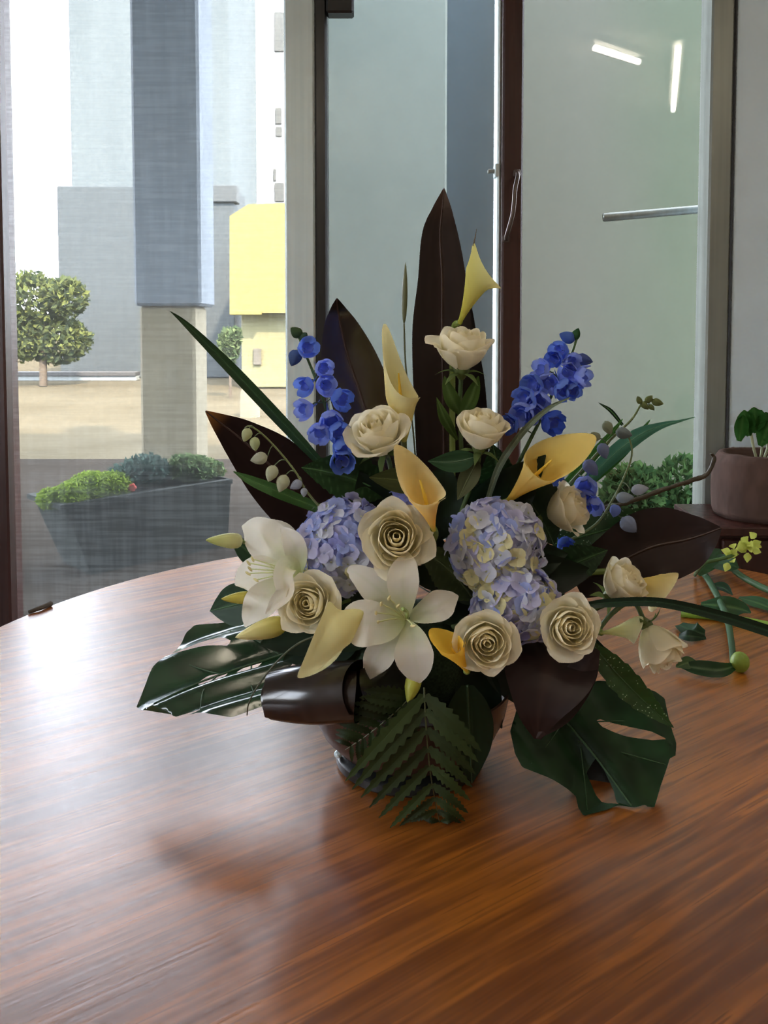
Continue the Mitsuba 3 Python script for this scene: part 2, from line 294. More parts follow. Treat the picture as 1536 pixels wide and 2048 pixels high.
# planter trough and its plants
A, B = P(128, 1014, 4.5), P(462, 962, 5.25); A[2] = B[2] = 0.40
ax = unit([*(B - A)[:2], 0]); bk = np.array([-ax[1], ax[0], 0]); Lp = np.linalg.norm((B - A)[:2]); Dp = .42
t = thing('planter', 'dark tapered planter trough with greenery outside the clear window', 'planter')
def ring(s, inset, z, o=0):
    return [A * [1, 1, 0] + ax * (s + inset) + bk * inset + [0, 0, z], A * [1, 1, 0] + ax * (Lp - inset * .3) + bk * inset + [0, 0, z],
            A * [1, 1, 0] + ax * (Lp - inset * .3) + bk * (Dp - inset) + [0, 0, z], A * [1, 1, 0] + ax * (s + inset) + bk * (Dp - inset) + [0, 0, z]]
v = np.array([ring(.13, .03, -.02), ring(0, 0, .40), ring(0, .025, .40), ring(.03, .03, .33)])
b = surf(v, True); b = cat(b, trimesh.Trimesh(v[3], [[0, 1, 2], [0, 2, 3]], process=False)); part(t, 'trough', b, 'm_dark_planter')
v = np.array([ring(-.012, -.012, .375), ring(-.012, -.012, .402), ring(-.01, .028, .402)]); part(t, 'rim', surf(v, True), 'm_dark_planter')
def pc(s, d, z, r, rz=None): q = A * [1, 1, 0] + ax * s * Lp + bk * d + [0, 0, z]; return (*q, r, r, rz or r)
b, c = leaves([pc(.08, .1, .43, .10, .075), pc(.2, .14, .45, .12, .09), pc(.33, .15, .44, .12, .08), pc(.0, .16, .41, .08, .06)], .022, 9000, [[0.16, 0.26, 0.03], [0.42, 0.56, 0.10]], 9)
t = thing('moss_mound', 'bright yellow green mossy mound at the left end of the planter', 'plant'); one(t, b, 'm_foliage', color=c); labels[t]['kind'] = 'stuff'
bush('planter_shrub', 'blue green leafy plant in the middle of the planter', [pc(.45, .2, .47, .13, .08), pc(.55, .2, .50, .14, .09), pc(.63, .25, .47, .10, .09)], .035, 2600, [[0.02, 0.05, 0.045], [0.12, 0.19, 0.16]], 10, category='plant')
bush('planter_shrub', 'fresh green plant at the right part of the planter', [pc(.80, .2, .48, .10, .085), pc(.88, .2, .46, .13, .08), pc(.99, .22, .43, .10, .07)], .035, 2400, [[0.03, 0.075, 0.02], [0.22, 0.32, 0.14]], 11, category='plant')
q = np.array(pc(.43, .08, .43, 1)[:3]); r_ = np.random.default_rng(4)
t = thing('red_blossom', 'tiny red blossom on the front of the planter greenery', 'flower')
for i in range(5):
    d = np.array([math.cos(i * 1.2566), -.4, math.sin(i * 1.2566)]); b = trimesh.creation.icosphere(1, .012); b.apply_translation(q + d * .014 + [0, -.05, 0]); part(t, 'petal', b, 'm_paint', True, color=flat(b, [0.2610, 0.0290, 0.0174]))

# walls seen through the two greenish panels; the right one stands for a reflection
def yard(n, x0, x1, Y, m, label, depth=.3, h=5):
    k = struct(n, label); one(k, cbox([P(x0, 500, Y)[0], Y, -.02], [P(x1, 500, Y)[0], Y + depth, h], .01), m)
yard('wall_yard', 610, 893, 4.3, 'm_yard', 'pale grey green courtyard wall behind the middle glass panel', .6)
yard('wall_yard_recess', 880, 1012, 4.7, 'm_yard_blue', 'blue grey strip of courtyard wall behind the middle glass panel', .2)
yard('wall_room_reflection', 1008, 1650, 4.3, 'm_room_reflection', 'muted olive wall added behind the right glass panel for the reflected room')  # added wall, its olive colour stands for the room reflected in the pane
t = thing('hand_rail', 'grey hand rail crossing behind the right glass panel', 'rail')
part(t, 'rail', tube(np.linspace(P(1207, 435, 2.98), P(1425, 416, 2.98), 5), .015, 10), 'm_metal_grey', True)
q = P(1414, 418, 2.98); part(t, 'bracket', tube([q, q + [0, -.2, 0]], .008, 8), 'm_metal_grey', True)
for i, (x, y, Y, rx, ry, lab) in enumerate(((1265, 985, 3.25, 62, 60, 'soft green shrub low behind the right glass panel, left one'), (1368, 985, 3.85, 70, 80, 'soft green shrub low behind the right glass panel beside the grey frame'))):
    bush('courtyard_shrub', lab, [cen(x, y, Y, rx, ry), cen(x - 30, y + 60, Y, rx, ry), cen(x + 30, y + 110, Y, rx, ry * 1.3)], .05, 2200, [[0.03, 0.08, 0.03], [0.13, 0.24, 0.08]], 20 + i,
         ([[*P(x, y, Y)[:2], -.02], P(x, y + 40, Y)], [.02, .012]))

# door hardware on the frames
t = thing('door_closer', 'dark door closer box at the top of the middle glass panel', 'door closer')
q = P(682, 12, YW - .04); b = cbox(q - [.045, .03, .03], q + [.04, .03, .25], .006); part(t, 'body', b, 'm_black')
part(t, 'arm', tube([q + [0, 0, .03], q + [.2, -.03, .06], q + [.38, -.02, .08]], .008, 8), 'm_metal_grey', True)
t = thing('door_latch', 'small metal latch on the bright edge of the dark mullion', 'latch')
q = P(983, 343, YW - .02); part(t, 'bolt', cbox(q - [.012, .012, .006], q + [.012, .012, .006], .002), 'm_metal_grey'); part(t, 'plate', cbox(q + [.008, -.03, -.02], q + [.02, .02, .02], .002), 'm_metal')
t = thing('door_pull', 'dark curved pull handle on the middle mullion', 'door handle')
path = spline([P(1034, 346, YW - .09), P(1036, 350, YW - .13), P(1030, 380, YW - .15), P(1026, 425, YW - .15), P(1014, 470, YW - .13), P(1012, 478, YW - .08)], 30)
part(t, 'grip', tube(path, .007, 10), 'm_pull', True)
for q in (path[0], path[-1]): part(t, 'rosette', cbox(q - [.011, .004, .011], q + [.011, .02, .011], .003), 'm_pull')
mat('m_pull', pr([0.10, 0.075, 0.065], 0.35, metallic=.5))

# sideboard with planter by the right wall
t = thing('sideboard', 'low dark maroon sideboard beyond the table at the right', 'sideboard')
x0 = P(1428, 1060, 2.4)[0]; zt = P(1480, 1049, 2.4)[2]
part(t, 'top', cbox([x0 - .02, 2.36, zt - .025], [2.6, 2.68, zt], .003), 'm_darkwood'); part(t, 'carcass', cbox([x0, 2.40, .06], [2.58, 2.67, zt - .025], .004), 'm_darkwood')
for i in range(3): part(t, 'door', cbox([x0 + .02 + i * .5, 2.385, .1], [x0 + .50 + i * .5, 2.40, zt - .04], .004), 'm_darkwood')
part(t, 'plinth', cbox([x0 + .03, 2.42, 0], [2.55, 2.65, .06], .003), 'm_black')

# ------------------------------------------------------------------ flower materials
mat('m_petal', {'type': 'principledthin', 'base_color': VC, 'roughness': 0.8, 'diff_trans': 0.85, 'eta': 1.15})
mat('m_leaf', {'type': 'twosided', 'bsdf': {'type': 'principled', 'base_color': VC, 'roughness': 0.45, 'specular': 0.22}})
mat('m_leaf_gloss', {'type': 'twosided', 'bsdf': {'type': 'principled', 'base_color': VC, 'roughness': 0.17, 'specular': 0.6, 'clearcoat': 0.5, 'clearcoat_gloss': 0.9}})
mat('m_leaf_thin', {'type': 'principledthin', 'base_color': VC, 'roughness': 0.45, 'diff_trans': 0.5})
def speck(p, n, uv):
    d1 = mikit.voronoi(p.x * 170 + p.y * 60, p.z * 170 + p.y * 90)[0]
    return mix(mix([0.009, 0.040, 0.010], [0.024, 0.085, 0.022], fbm(p.x * 60, p.y * 60, p.z * 60, 3)), [0.42, 0.55, 0.40], smoothstep(0.15, 0.08, d1) * smoothstep(0.45, 0.6, noise(p.x * 70, p.y * 70, p.z * 70)))
mat('m_leaf_speck', {'type': 'twosided', 'bsdf': {'type': 'principled', 'base_color': proc(speck), 'roughness': 0.4}})
mat('m_stem', {'type': 'twosided', 'bsdf': {'type': 'principled', 'base_color': VC, 'roughness': 0.45}})
mat('m_vase', pr([0.04, 0.021, 0.016], 0.3))
mat('m_foam', pr(proc(lambda p, n, uv: mix([0.008, 0.018, 0.008], [0.02, 0.04, 0.016], noise(p.x * 400, p.y * 400, p.z * 400))), 0.95))
CORE = np.array([0.035, 1.17, 0.90])
EYE = np.array([0, 0, ZC])
GREEN, DKGREEN, OLIVE, LIME = [0.035, 0.085, 0.02], [0.010, 0.030, 0.011], [0.085, 0.115, 0.03], [0.22, 0.32, 0.05]
CREAM, CREAM_Y, CALLA, CALLA_O = np.array([0.94, 0.89, 0.72]), np.array([0.95, 0.87, 0.60]), np.array([0.88, 0.76, 0.27]), np.array([0.85, 0.50, 0.06])

def px2m(px, Y): return px * Y / F
def ribbon(ctrl, n=28, m=9, face=None, fold=0.0, cup=0.0, ripple=0.0, twist=None, seed=0, serr=0, rough=0.0):
    """a leaf or petal: ctrl rows (x, y, Y, width in px) along its spine; face = the way its upper side looks"""
    c = np.asarray(ctrl, float); W = np.array([[*P(r[0], r[1], r[2]), px2m(r[3], r[2])] for r in c])
    return ribbon_w(W, n, m, face, fold, cup, ripple, twist, seed, serr, rough)
def ribbon_w(W, n=28, m=9, face=None, fold=0.0, cup=0.0, ripple=0.0, twist=None, seed=0, serr=0, rough=0.0):
    S = spline(W, n); p, w = S[:, :3], np.maximum(S[:, 3], 1e-4) / 2
    t = unit(np.gradient(p, axis=0)); fc = unit(EYE - p) if face is None else np.tile(unit(face), (n, 1))
    s = unit(np.cross(t, fc)); nn = np.cross(s, t)
    if twist is not None:
        a = np.interp(np.linspace(0, 1, n), np.linspace(0, 1, len(twist)), twist)[:, None]
        s, nn = s * np.cos(a) + nn * np.sin(a), nn * np.cos(a) - s * np.sin(a)
    v = np.linspace(-1, 1, m); u = np.linspace(0, 1, n)
    ww = np.repeat(w[:, None], m, 1)
    if serr:
        saw = (u * serr) % 1.0; ww = ww * (1 - 0.13 * saw[:, None] * np.abs(v)[None] ** 3)
    q = p[:, None] + s[:, None] * (ww * v)[..., None]
    h = ww * (fold * np.abs(v) + cup * v ** 2)
    if ripple:
        r = np.random.default_rng(seed); ph = r.uniform(0, 6.28, 4)
        h = h + ww * ripple * (np.abs(v)[None] ** 1.5) * (np.sin(u[:, None] * 17 + ph[0] + v[None] * 1.3) * .5 + np.sin(u[:, None] * 31 + ph[1] + (v[None] > 0) * ph[2]) * .3)
    q = q + nn[:, None] * h[..., None]
    mesh = surf(q); mesh.metadata['u'] = np.repeat(u, m); mesh.metadata['v'] = np.tile(v, n); mesh.metadata['spine'] = p; mesh.metadata['n'] = nn
    return mesh
def leafcol(mesh, c, rib=None, seed=0, veins=0, streak=0.25, tip=None):
    u, v = mesh.metadata['u'], mesh.metadata['v']; r = np.random.default_rng(seed)
    st = meshkit.noise(np.stack([v * 9 + seed, u * 1.5, u * 0], -1), seed)
    col = np.asarray(c)[None] * (1 - streak + 2 * streak * st[:, None])
    if rib is not None: col = col * (1 - np.exp(-(v / .09) ** 2)[:, None]) + np.asarray(rib) * np.exp(-(v / .09) ** 2)[:, None]
    if veins:
        ph = np.abs(((u * veins - np.abs(v) * veins * .28) % 1) - .5) * 2; k_ = (np.clip((ph - .82) / .18, 0, 1) * .55)[:, None]
        col = col * (1 - k_) + np.asarray(rib if rib is not None else c) * 1.2 * k_
    if tip is not None: a = np.clip((u - .75) / .25, 0, 1)[:, None]; col = col * (1 - a) + np.asarray(tip) * a
    return np.clip(col * .72, 0, 1)
LW = lambda *ws: ws
def leaf(name, label, category, ctrl, c=DKGREEN, rib=None, m='m_leaf', group=None, seed=0, veins=0, midrib=True, n=30, nv=11, tip=None, streak=.25, parent=None, **kw):
    k = thing(name, label, category, group)
    b = ribbon(ctrl, n, nv, seed=seed, **kw)
    part(k, 'blade', b, m, True, color=None if m == 'm_leaf_speck' else leafcol(b, c, rib, seed, veins, streak, tip))
    if midrib:
        sp = b.metadata['spine'] + b.metadata['n'] * .0004; w = np.array([.0016, .0011, .0005]) * (max(r[3] for r in ctrl) / 80)
        t_ = tube(sp, w, 6); part(k, 'midrib', t_, 'm_stem', True, color=flat(t_, rib if rib is not None else np.array(c) * 1.6))
    return k
def stem(parent, ctrl_px, r=0.003, c=GREEN, n=20, world=False, name='stem', sides=8):
    p = spline(np.array(ctrl_px, float) if world else np.array([P(*q) for q in ctrl_px]), n)
    t_ = tube(p, r, sides); return part(parent, name, t_, 'm_stem', True, color=flat(t_, c) * (0.85 + 0.3 * meshkit.noise(np.asarray(t_.vertices) * 60)[:, None]))

# ------------------------------------------------------------------ vase and foam
k = thing('vase', 'dark bronze bowl vase on a round black base holding the flowers', 'vase'); VX, VY = 0.035, 1.165
part(k, 'bowl', lathe([(.001, .772), (.080, .772), (.103, .781), (.121, .80), (.133, .824), (.139, .852), (.141, .863), (.138, .864), (.118, .83), (.08, .79), (.001, .785)], 72, (VX, VY, 0)), 'm_vase', 40)
part(k, 'base', lathe([(.001, .7505), (.098, .7505), (.102, .754), (.102, .764), (.098, .768), (.075, .772), (.001, .772)], 72, (VX, VY, 0)), 'm_black', 40, label='round black base')
q = P(651, 1557, 1.14); part(k, 'rivet', trimesh.creation.icosphere(2, .0055).apply_translation([VX - .098, VY - .028, .772]), 'm_metal', True)
k = thing('floral_foam', 'dark green floral foam hidden in the bowl among the leaves', 'foam')
b = trimesh.creation.icosphere(4, 1); b.vertices = b.vertices * [.085, .085, .075] + [VX, VY, .90]; b.vertices += (meshkit.fbm(b.vertices * 40, 3) - .5)[:, None] * .02; b.vertices[:, 2] = np.maximum(b.vertices[:, 2], .835)
one(k, b, 'm_foam', True)

# ------------------------------------------------------------------ dark ti leaves
TI, TIR = [0.022, 0.012, 0.010], [0.034, 0.016, 0.012]
leaf('ti_leaf', 'tallest upright dark brown ti leaf with pointed tip before the middle glass panel', 'leaf',
     [(885, 985, 1.20, 100), (888, 900, 1.20, 112), (886, 780, 1.20, 118), (884, 660, 1.20, 118), (884, 560, 1.20, 96), (880, 470, 1.20, 72), (884, 420, 1.20, 40), (888, 377, 1.205, 3)], TI, TIR, seed=1, fold=.12, ripple=.05, tip=[.05, .022, .012], nv=13, n=44)
leaf('ti_leaf', 'dark ti leaf standing just behind the tallest brown leaf at its right side', 'leaf',
     [(925, 1000, 1.24, 70), (934, 900, 1.24, 84), (935, 780, 1.24, 72), (930, 690, 1.24, 52), (922, 600, 1.24, 36), (912, 530, 1.24, 4)], [.022, .016, .013], TIR, seed=2, fold=.15, nv=11)
leaf('ti_leaf', 'dark brown ti leaf with a shiny pointed tip behind the left delphinium', 'leaf',
     [(785, 985, 1.22, 90), (755, 900, 1.22, 120), (725, 800, 1.22, 124), (698, 720, 1.22, 112), (682, 655, 1.21, 72), (676, 620, 1.2, 34), (674, 597, 1.18, 3)], TI, TIR, seed=3, fold=-.10, ripple=.04, nv=13, m='m_leaf_gloss')
leaf('ti_leaf', 'brown ti leaf pointing up left with an orange brown tip', 'leaf',
     [(680, 1090, 1.17, 100), (610, 1010, 1.16, 134), (545, 935, 1.15, 132), (482, 878, 1.14, 84), (440, 845, 1.13, 40), (411, 822, 1.12, 3)], TI, TIR, seed=4, fold=.14, nv=13, m='m_leaf_thin', tip=[.30, .12, .03])
leaf('ti_leaf', 'broad dark brown ti leaf reaching right towards the sideboard', 'leaf',
     [(1150, 1165, 1.17, 70), (1215, 1135, 1.17, 110), (1300, 1095, 1.16, 150), (1370, 1080, 1.15, 126), (1415, 1066, 1.14, 66), (1442, 1056, 1.135, 6)], [.020, .008, .007], TIR, seed=5, fold=.10, ripple=.07, nv=13)
# rolled leaf and folded leaf
k = thing('rolled_leaf', 'glossy dark brown leaf curled into a horizontal roll at the front left of the bowl', 'leaf')
a0, a1 = P(541, 1392, 1.02), P(716, 1384, 0.985); ex = unit(a1 - a0); up_ = unit(np.cross(np.cross(ex, [0, 0, 1]), ex)); fr = np.cross(up_, ex)
th = np.linspace(-2.1, 2 * math.pi * 1.02, 60); rr = np.interp(th, [th[0], 4.0, th[-1]], [.034, .031, .022]); L = np.linalg.norm(a1 - a0)
g = np.linspace(0, 1, 15)
rows = [[a0 + ex * (L * (.02 + gg) + .010 * math.sin(q_ * 1.5) * (gg - .3)) + (up_ * math.cos(q_) + fr * math.sin(q_) * 1.0) * r_ * (.82 + .3 * math.sin(math.pi * min(gg * 1.15 + .12, 1) * .6)) for gg in g] for q_, r_ in zip(th, rr)]
b = surf(np.array(rows)); uu = np.tile(g, 60); b.metadata['u'], b.metadata['v'] = np.repeat(np.linspace(0, 1, 60), 15), uu * 2 - 1
part(k, 'blade', b, 'm_leaf_gloss', True, color=leafcol(b, [.014, .008, .007], None, 6, 0, .5))
tail = ribbon([(720, 1372, .99, 62), (770, 1360, 1.02, 84), (830, 1320, 1.08, 70), (860, 1290, 1.14, 40)], 16, 9, cup=.3)
part(k, 'leaf_base', tail, 'm_leaf_gloss', True, color=leafcol(tail, [.012, .008, .007], None, 7))
k = thing('folded_leaf', 'dark brown leaf folded over below the two front roses on the right', 'leaf')
f1 = ribbon([(1075, 1478, .985, 14), (1078, 1420, .98, 100), (1095, 1340, 1.0, 190), (1105, 1280, 1.06, 170)], 18, 11, cup=.12); part(k, 'blade', f1, 'm_leaf', True, color=leafcol(f1, [.020, .009, .008], [.03, .014, .011], 8))
f2 = ribbon([(1196, 1300, 1.0, 10), (1165, 1345, .995, 60), (1120, 1420, .985, 56), (1074, 1477, .98, 5)], 18, 9, fold=-.2); part(k, 'fold', f2, 'm_leaf', True, color=leafcol(f2, [.026, .012, .010], None, 9))

# ------------------------------------------------------------------ sword blades and grass
leaf('sword_leaf', 'long narrow green blade leaning far up left', 'leaf', [(640, 925, 1.16, 16), (570, 850, 1.14, 24), (470, 745, 1.11, 24), (400, 675, 1.09, 17), (365, 642, 1.08, 10), (341, 623, 1.07, 1.5)], [.03, .075, .03], [.05, .12, .05], seed=11, fold=.3, nv=7)
leaf('sword_leaf', 'short green blade lying across the left brown ti leaf', 'leaf', [(640, 1018, 1.09, 20), (560, 985, 1.08, 26), (500, 960, 1.08, 18), (467, 943, 1.08, 2)], [.045, .12, .03], [.08, .18, .05], seed=12, fold=.3, nv=7)
leaf('sword_leaf', 'dark green blade arching right over the loose stems to the picture edge', 'leaf', [(1150, 1215, 1.06, 10), (1215, 1206, 1.05, 17), (1320, 1205, 1.06, 19), (1440, 1232, 1.08, 22), (1560, 1270, 1.10, 22), (1640, 1300, 1.12, 3)], [.012, .036, .02], [.02, .06, .03], seed=13, fold=.3, nv=7)
leaf('sword_leaf', 'silvery green blade curving up before the right delphinium', 'leaf', [(975, 1000, 1.10, 10), (1000, 930, 1.09, 14), (1045, 865, 1.08, 13), (1095, 818, 1.07, 9), (1140, 795, 1.06, 2)], [.13, .17, .11], [.22, .27, .18], seed=14, fold=.25, nv=7)
leaf('sword_leaf', 'teal green blade with a curled thin tip before the right glass panel', 'leaf', [(1150, 990, 1.22, 14), (1210, 925, 1.22, 30), (1270, 875, 1.22, 30), (1320, 852, 1.22, 14), (1360, 842, 1.22, 5), (1390, 834, 1.22, 1.5)], [.07, .20, .13], [.12, .28, .18], seed=15, fold=.3, nv=7, m='m_leaf_thin')
for i, (lab, ct) in enumerate((('bright green blade rising steeply among the right delphinium buds', [(1100, 1010, 1.2, 10), (1150, 950, 1.2, 20), (1205, 890, 1.2, 18), (1245, 838, 1.2, 2)]),
                               ('green blade crossing low behind the right delphinium buds', [(1120, 1000, 1.23, 12), (1180, 960, 1.23, 22), (1250, 900, 1.23, 18), (1300, 840, 1.23, 2)]),
                               ('thin dark blade above the bud spray on the right', [(1245, 850, 1.24, 6), (1222, 822, 1.24, 8), (1198, 806, 1.24, 1.5)]))):
    leaf('narrow_leaf', lab, 'leaf', ct, [.05, .15, .03] if i < 2 else [.02, .03, .02], [.10, .24, .06], seed=16 + i, fold=.3, nv=7, m='m_leaf_thin')
k = thing('grass_stalk', 'thin dark grass stalk arching down over the left monstera leaf', 'grass'); t_ = tube(spline([P(655, 1265, .97), P(600, 1285, .965), P(555, 1322, .96), P(517, 1370, .965), P(498, 1405, .97), P(494, 1430, .985)], 30), [.0014, .0012, .0007], 6); one(k, t_, 'm_stem', True, color=flat(t_, [.06, .075, .05]))
k = thing('dry_twig', 'thin dry twig reaching right past the brown leaf to the sideboard', 'twig'); t_ = tube(spline([P(1190, 1020, 1.2), P(1245, 1008, 1.2), P(1310, 985, 1.2), P(1380, 962, 1.2), P(1412, 950, 1.2), P(1428, 920, 1.2), P(1424, 905, 1.2)], 50), [.004, .0033, .003, .0028], 8)
t_.vertices += (meshkit.noise(t_.vertices * 150, 3)[:, None] - .5) * .003; one(k, t_, 'm_stem', True, color=flat(t_, [.045, .035, .022]))

# ------------------------------------------------------------------ monstera leaves (outline on a tilted, curved plate)
def plate(poly, holes, p0, nrm, bump, step=7.0):
    pg = Polygon(poly, holes).buffer(0); x0, y0, x1, y1 = pg.bounds
    def ringpts(r): return np.array([r.interpolate(d).coords[0] for d in np.arange(0, r.length, step)])
    B = np.vstack([ringpts(pg.exterior)] + [ringpts(h) for h in pg.interiors]); inner = pg.buffer(-step * .6)
    gx, gy = np.meshgrid(np.arange(x0, x1, step), np.arange(y0, y1, step * .87)); gx[1::2] += step / 2
    I = np.array([(x, y) for x, y in zip(gx.ravel(), gy.ravel()) if inner.contains(Point(x, y))])
    pts = np.vstack([B, I]); tri = Delaunay(pts).simplices; ce = pts[tri].mean(1)
    tri = tri[[pg.buffer(.4).contains(Point(*c)) for c in ce]]
    nrm = unit(nrm); w = []
    for x, y in pts:
        d = unit(P(x, y, 1.0) - EYE); w.append(EYE + d * (((p0 - EYE) @ nrm) / (d @ nrm)) + nrm * bump(x, y))
    m_ = trimesh.Trimesh(np.array(w), tri, process=False); m_.metadata['px'] = pts
    return m_
M1 = [(640, 1285), (606, 1310), (560, 1350), (535, 1380), (528, 1414), (497, 1424), (463, 1435), (420, 1434), (372, 1423), (400, 1408), (348, 1416), (311, 1400), (280, 1388), (262, 1376), (284, 1350), (304, 1326), (328, 1307), (375, 1302), (409, 1297), (457, 1294), (463, 1287), (443, 1281), (399, 1286), (358, 1301), (342, 1303), (352, 1282), (369, 1258), (389, 1247), (430, 1242), (477, 1237), (560, 1228), (640, 1240)]
H1 = [(388, 1349), (412, 1334), (455, 1329), (443, 1342), (405, 1354)]
H2 = [(470, 1330), (500, 1312), (525, 1306), (515, 1318), (485, 1334)]
k = thing('monstera_leaf', 'glossy split monstera leaf spreading left over the bright table', 'leaf')
p0 = P(450, 1340, 1.14)
def bump1(x, y):
    s = (y - 1335 + .28 * (x - 450)); return .007 * math.sin(s / 11.0) * min(1, abs(s) / 18) + .012 * math.exp(-(s / 22) ** 2) * -1 - .00000042 * (min(x - 480, 0)) ** 2 * 1.0
b = plate(M1, [H1, H2], p0, [-.12, -.30, 1], bump1, 6.0)
q_ = b.metadata['px']; ms = meshkit.noise(np.stack([q_[:, 0] / 40, q_[:, 1] / 14, q_[:, 0] * 0], 1))[:, None]
part(k, 'blade', b, 'm_leaf_gloss', True, color=np.array([.008, .030, .012]) * (.6 + .9 * ms))
def on_plate(pxs, p0, nrm, bump, off):
    nrm = unit(nrm); o = []
    for x, y in pxs: d = unit(P(x, y, 1.0) - EYE); o.append(EYE + d * (((p0 - EYE) @ nrm) / (d @ nrm)) + nrm * (bump(x, y) + off))
    return spline(np.array(o), 24)
t_ = tube(on_plate([(640, 1268), (560, 1297), (480, 1322), (390, 1350), (300, 1378)], p0, [-.12, -.30, 1], bump1, .0012), [.0028, .0018, .0008], 6); part(k, 'midrib', t_, 'm_stem', True, color=flat(t_, [.03, .07, .03]))
for a, b_ in (((560, 1297), (460, 1262)), ((500, 1318), (520, 1415)), ((440, 1335), (345, 1312)), ((430, 1338), (400, 1420))):
    t_ = tube(on_plate([a, ((a[0] + b_[0]) / 2 - 8, (a[1] + b_[1]) / 2), b_], p0, [-.12, -.30, 1], bump1, .0008), [.0012, .0005], 5); part(k, 'vein', t_, 'm_stem', True, color=flat(t_, [.03, .07, .03]))
M2 = [(1120, 1365), (1199, 1360), (1275, 1374), (1313, 1381), (1333, 1394), (1336, 1417), (1341, 1453), (1350, 1488), (1347, 1514), (1337, 1518), (1331, 1546), (1322, 1581), (1307, 1624), (1287, 1611), (1266, 1617), (1252, 1630), (1208, 1637), (1167, 1635), (1155, 1617), (1152, 1593), (1135, 1579), (1102, 1561), (1067, 1546), (1044, 1535), (1029, 1508), (1018, 1464), (1040, 1400)]
S1 = [(1193, 1442), (1200, 1436), (1250, 1449), (1300, 1465), (1330, 1481), (1305, 1482), (1255, 1470), (1205, 1453)]
S2 = [(1193, 1514), (1181, 1540), (1199, 1587), (1222, 1611), (1246, 1621), (1231, 1581), (1208, 1538)]
k = thing('monstera_leaf', 'dark green split monstera leaf hanging down right of the bowl onto the table', 'leaf')
p0 = P(1200, 1500, 1.085); n2 = [.16, -.72, .66]
def bump2(x, y):
    s = (x - 1120) * .83 - (y - 1440) * .56; return .006 * math.sin(s / 19.0) - .014 * math.exp(-(s / 20) ** 2)
b = plate(M2, [S1, S2], p0, n2, bump2, 6.0); b.vertices[:, 2] = np.maximum(b.vertices[:, 2], .7525)
q_ = b.metadata['px']; ms = meshkit.noise(np.stack([q_[:, 0] / 30, q_[:, 1] / 30, q_[:, 0] * 0], 1))[:, None]
part(k, 'blade', b, 'm_leaf', True, color=np.array([.008, .030, .010]) * (.6 + .9 * ms))
for a, b_, r_ in (((1090, 1385), (1262, 1612), .0022), ((1130, 1440), (1330, 1440), .001), ((1160, 1480), (1330, 1530), .001), ((1130, 1440), (1060, 1530), .001), ((1165, 1490), (1175, 1620), .001)):
    t_ = tube(on_plate([a, ((a[0] + b_[0]) / 2 + 4, (a[1] + b_[1]) / 2), b_], p0, n2, bump2, .0008), [r_, r_ * .5], 5); t_.vertices[:, 2] = np.maximum(t_.vertices[:, 2], .753); part(k, 'midrib' if r_ > .002 else 'vein', t_, 'm_stem', True, color=flat(t_, [.025, .07, .025]))

leaf('ti_leaf', 'nearly black leaf showing through the lower slit of the right monstera leaf', 'leaf', [(1150, 1470, 1.125, 40), (1190, 1540, 1.115, 70), (1232, 1600, 1.09, 50), (1250, 1622, 1.085, 6)], [.006, .006, .006], None, seed=45, midrib=False)
# ------------------------------------------------------------------ broad leaves
HL = dict(category='leaf', veins=7, serr=14, fold=.18)
def wl(a, b, w, Y0=1.14, Y1=None, bend=0, tip=2):
    """leaf spine from a to b (px) with a broad middle of w px, bent sideways"""
    Y1 = Y0 if Y1 is None else Y1; d = np.array([b[0] - a[0], b[1] - a[1]], float); nrm = np.array([-d[1], d[0]]) / np.hypot(*d); o = []
    for s, ww in ((0, .25), (.14, .72), (.35, 1), (.6, .88), (.82, .48), (.94, .18), (1, tip / w)):
        q = np.array(a) + d * s + nrm * bend * math.sin(math.pi * s); o.append((q[0], q[1], Y0 + (Y1 - Y0) * s, w * ww))
    return o
leaf('hydrangea_leaf', 'dark green veined leaf under the upper left white rose', ctrl=wl((770, 985), (603, 935), 100, 1.12, 1.10, 8), c=[.012, .045, .012], rib=[.05, .12, .04], seed=30, n=60, **HL)
leaf('hydrangea_leaf', 'dark green veined leaf beside the stem of the calla between the upper roses', ctrl=wl((985, 1010), (985, 888), 80, 1.13, 1.12, 10), c=[.012, .045, .012], rib=[.05, .12, .04], seed=31, n=60, **HL)
leaf('hydrangea_leaf', 'nearly black green leaf behind the right hydrangea head', ctrl=wl((1020, 960), (1108, 1090), 130, 1.14, 1.12, -8), c=[.010, .030, .010], rib=[.02, .05, .02], seed=32, n=60, **HL)
leaf('hydrangea_leaf', 'olive green leaf between the right hydrangea and the open lily', ctrl=wl((945, 1195), (838, 1098), 96, 1.07, 1.05, 10), c=[.040, .060, .016], rib=[.06, .085, .03], seed=33, n=60, **HL)
leaf('hydrangea_leaf', 'dark green leaf right of the lower hydrangea head', ctrl=wl((1095, 1150), (1215, 1100), 80, 1.14, 1.12), c=[.012, .040, .012], rib=[.04, .10, .03], seed=34, n=60, **HL)
leaf('speckled_leaf', 'green leaf with pale specks behind the broad right brown leaf', 'leaf', wl((1105, 1090), (1345, 1022), 74, 1.20, 1.19), m='m_leaf_speck', rib=[.06, .16, .05], seed=35, fold=.15)
leaf('speckled_leaf', 'speckled toothed green leaf over the right monstera leaf', 'leaf', wl((1185, 1290), (1347, 1455), 62, 1.03, 1.05, 6), m='m_leaf_speck', rib=[.03, .08, .03], seed=36, fold=.2, n=60, serr=10)
leaf('lemon_leaf', 'dark pointed leaf hanging beside the fern at the front of the bowl', 'leaf', wl((935, 1370), (944, 1566), 98, 1.02, 1.03), c=[.009, .026, .010], rib=[.02, .05, .02], seed=37, fold=.15)
leaf('lemon_leaf', 'rounded dark green leaf at the far left under the side lily', 'leaf', wl((510, 1200), (420, 1222), 84, 1.14, 1.16), c=[.016, .055, .02], rib=[.04, .10, .04], seed=38, fold=.1)
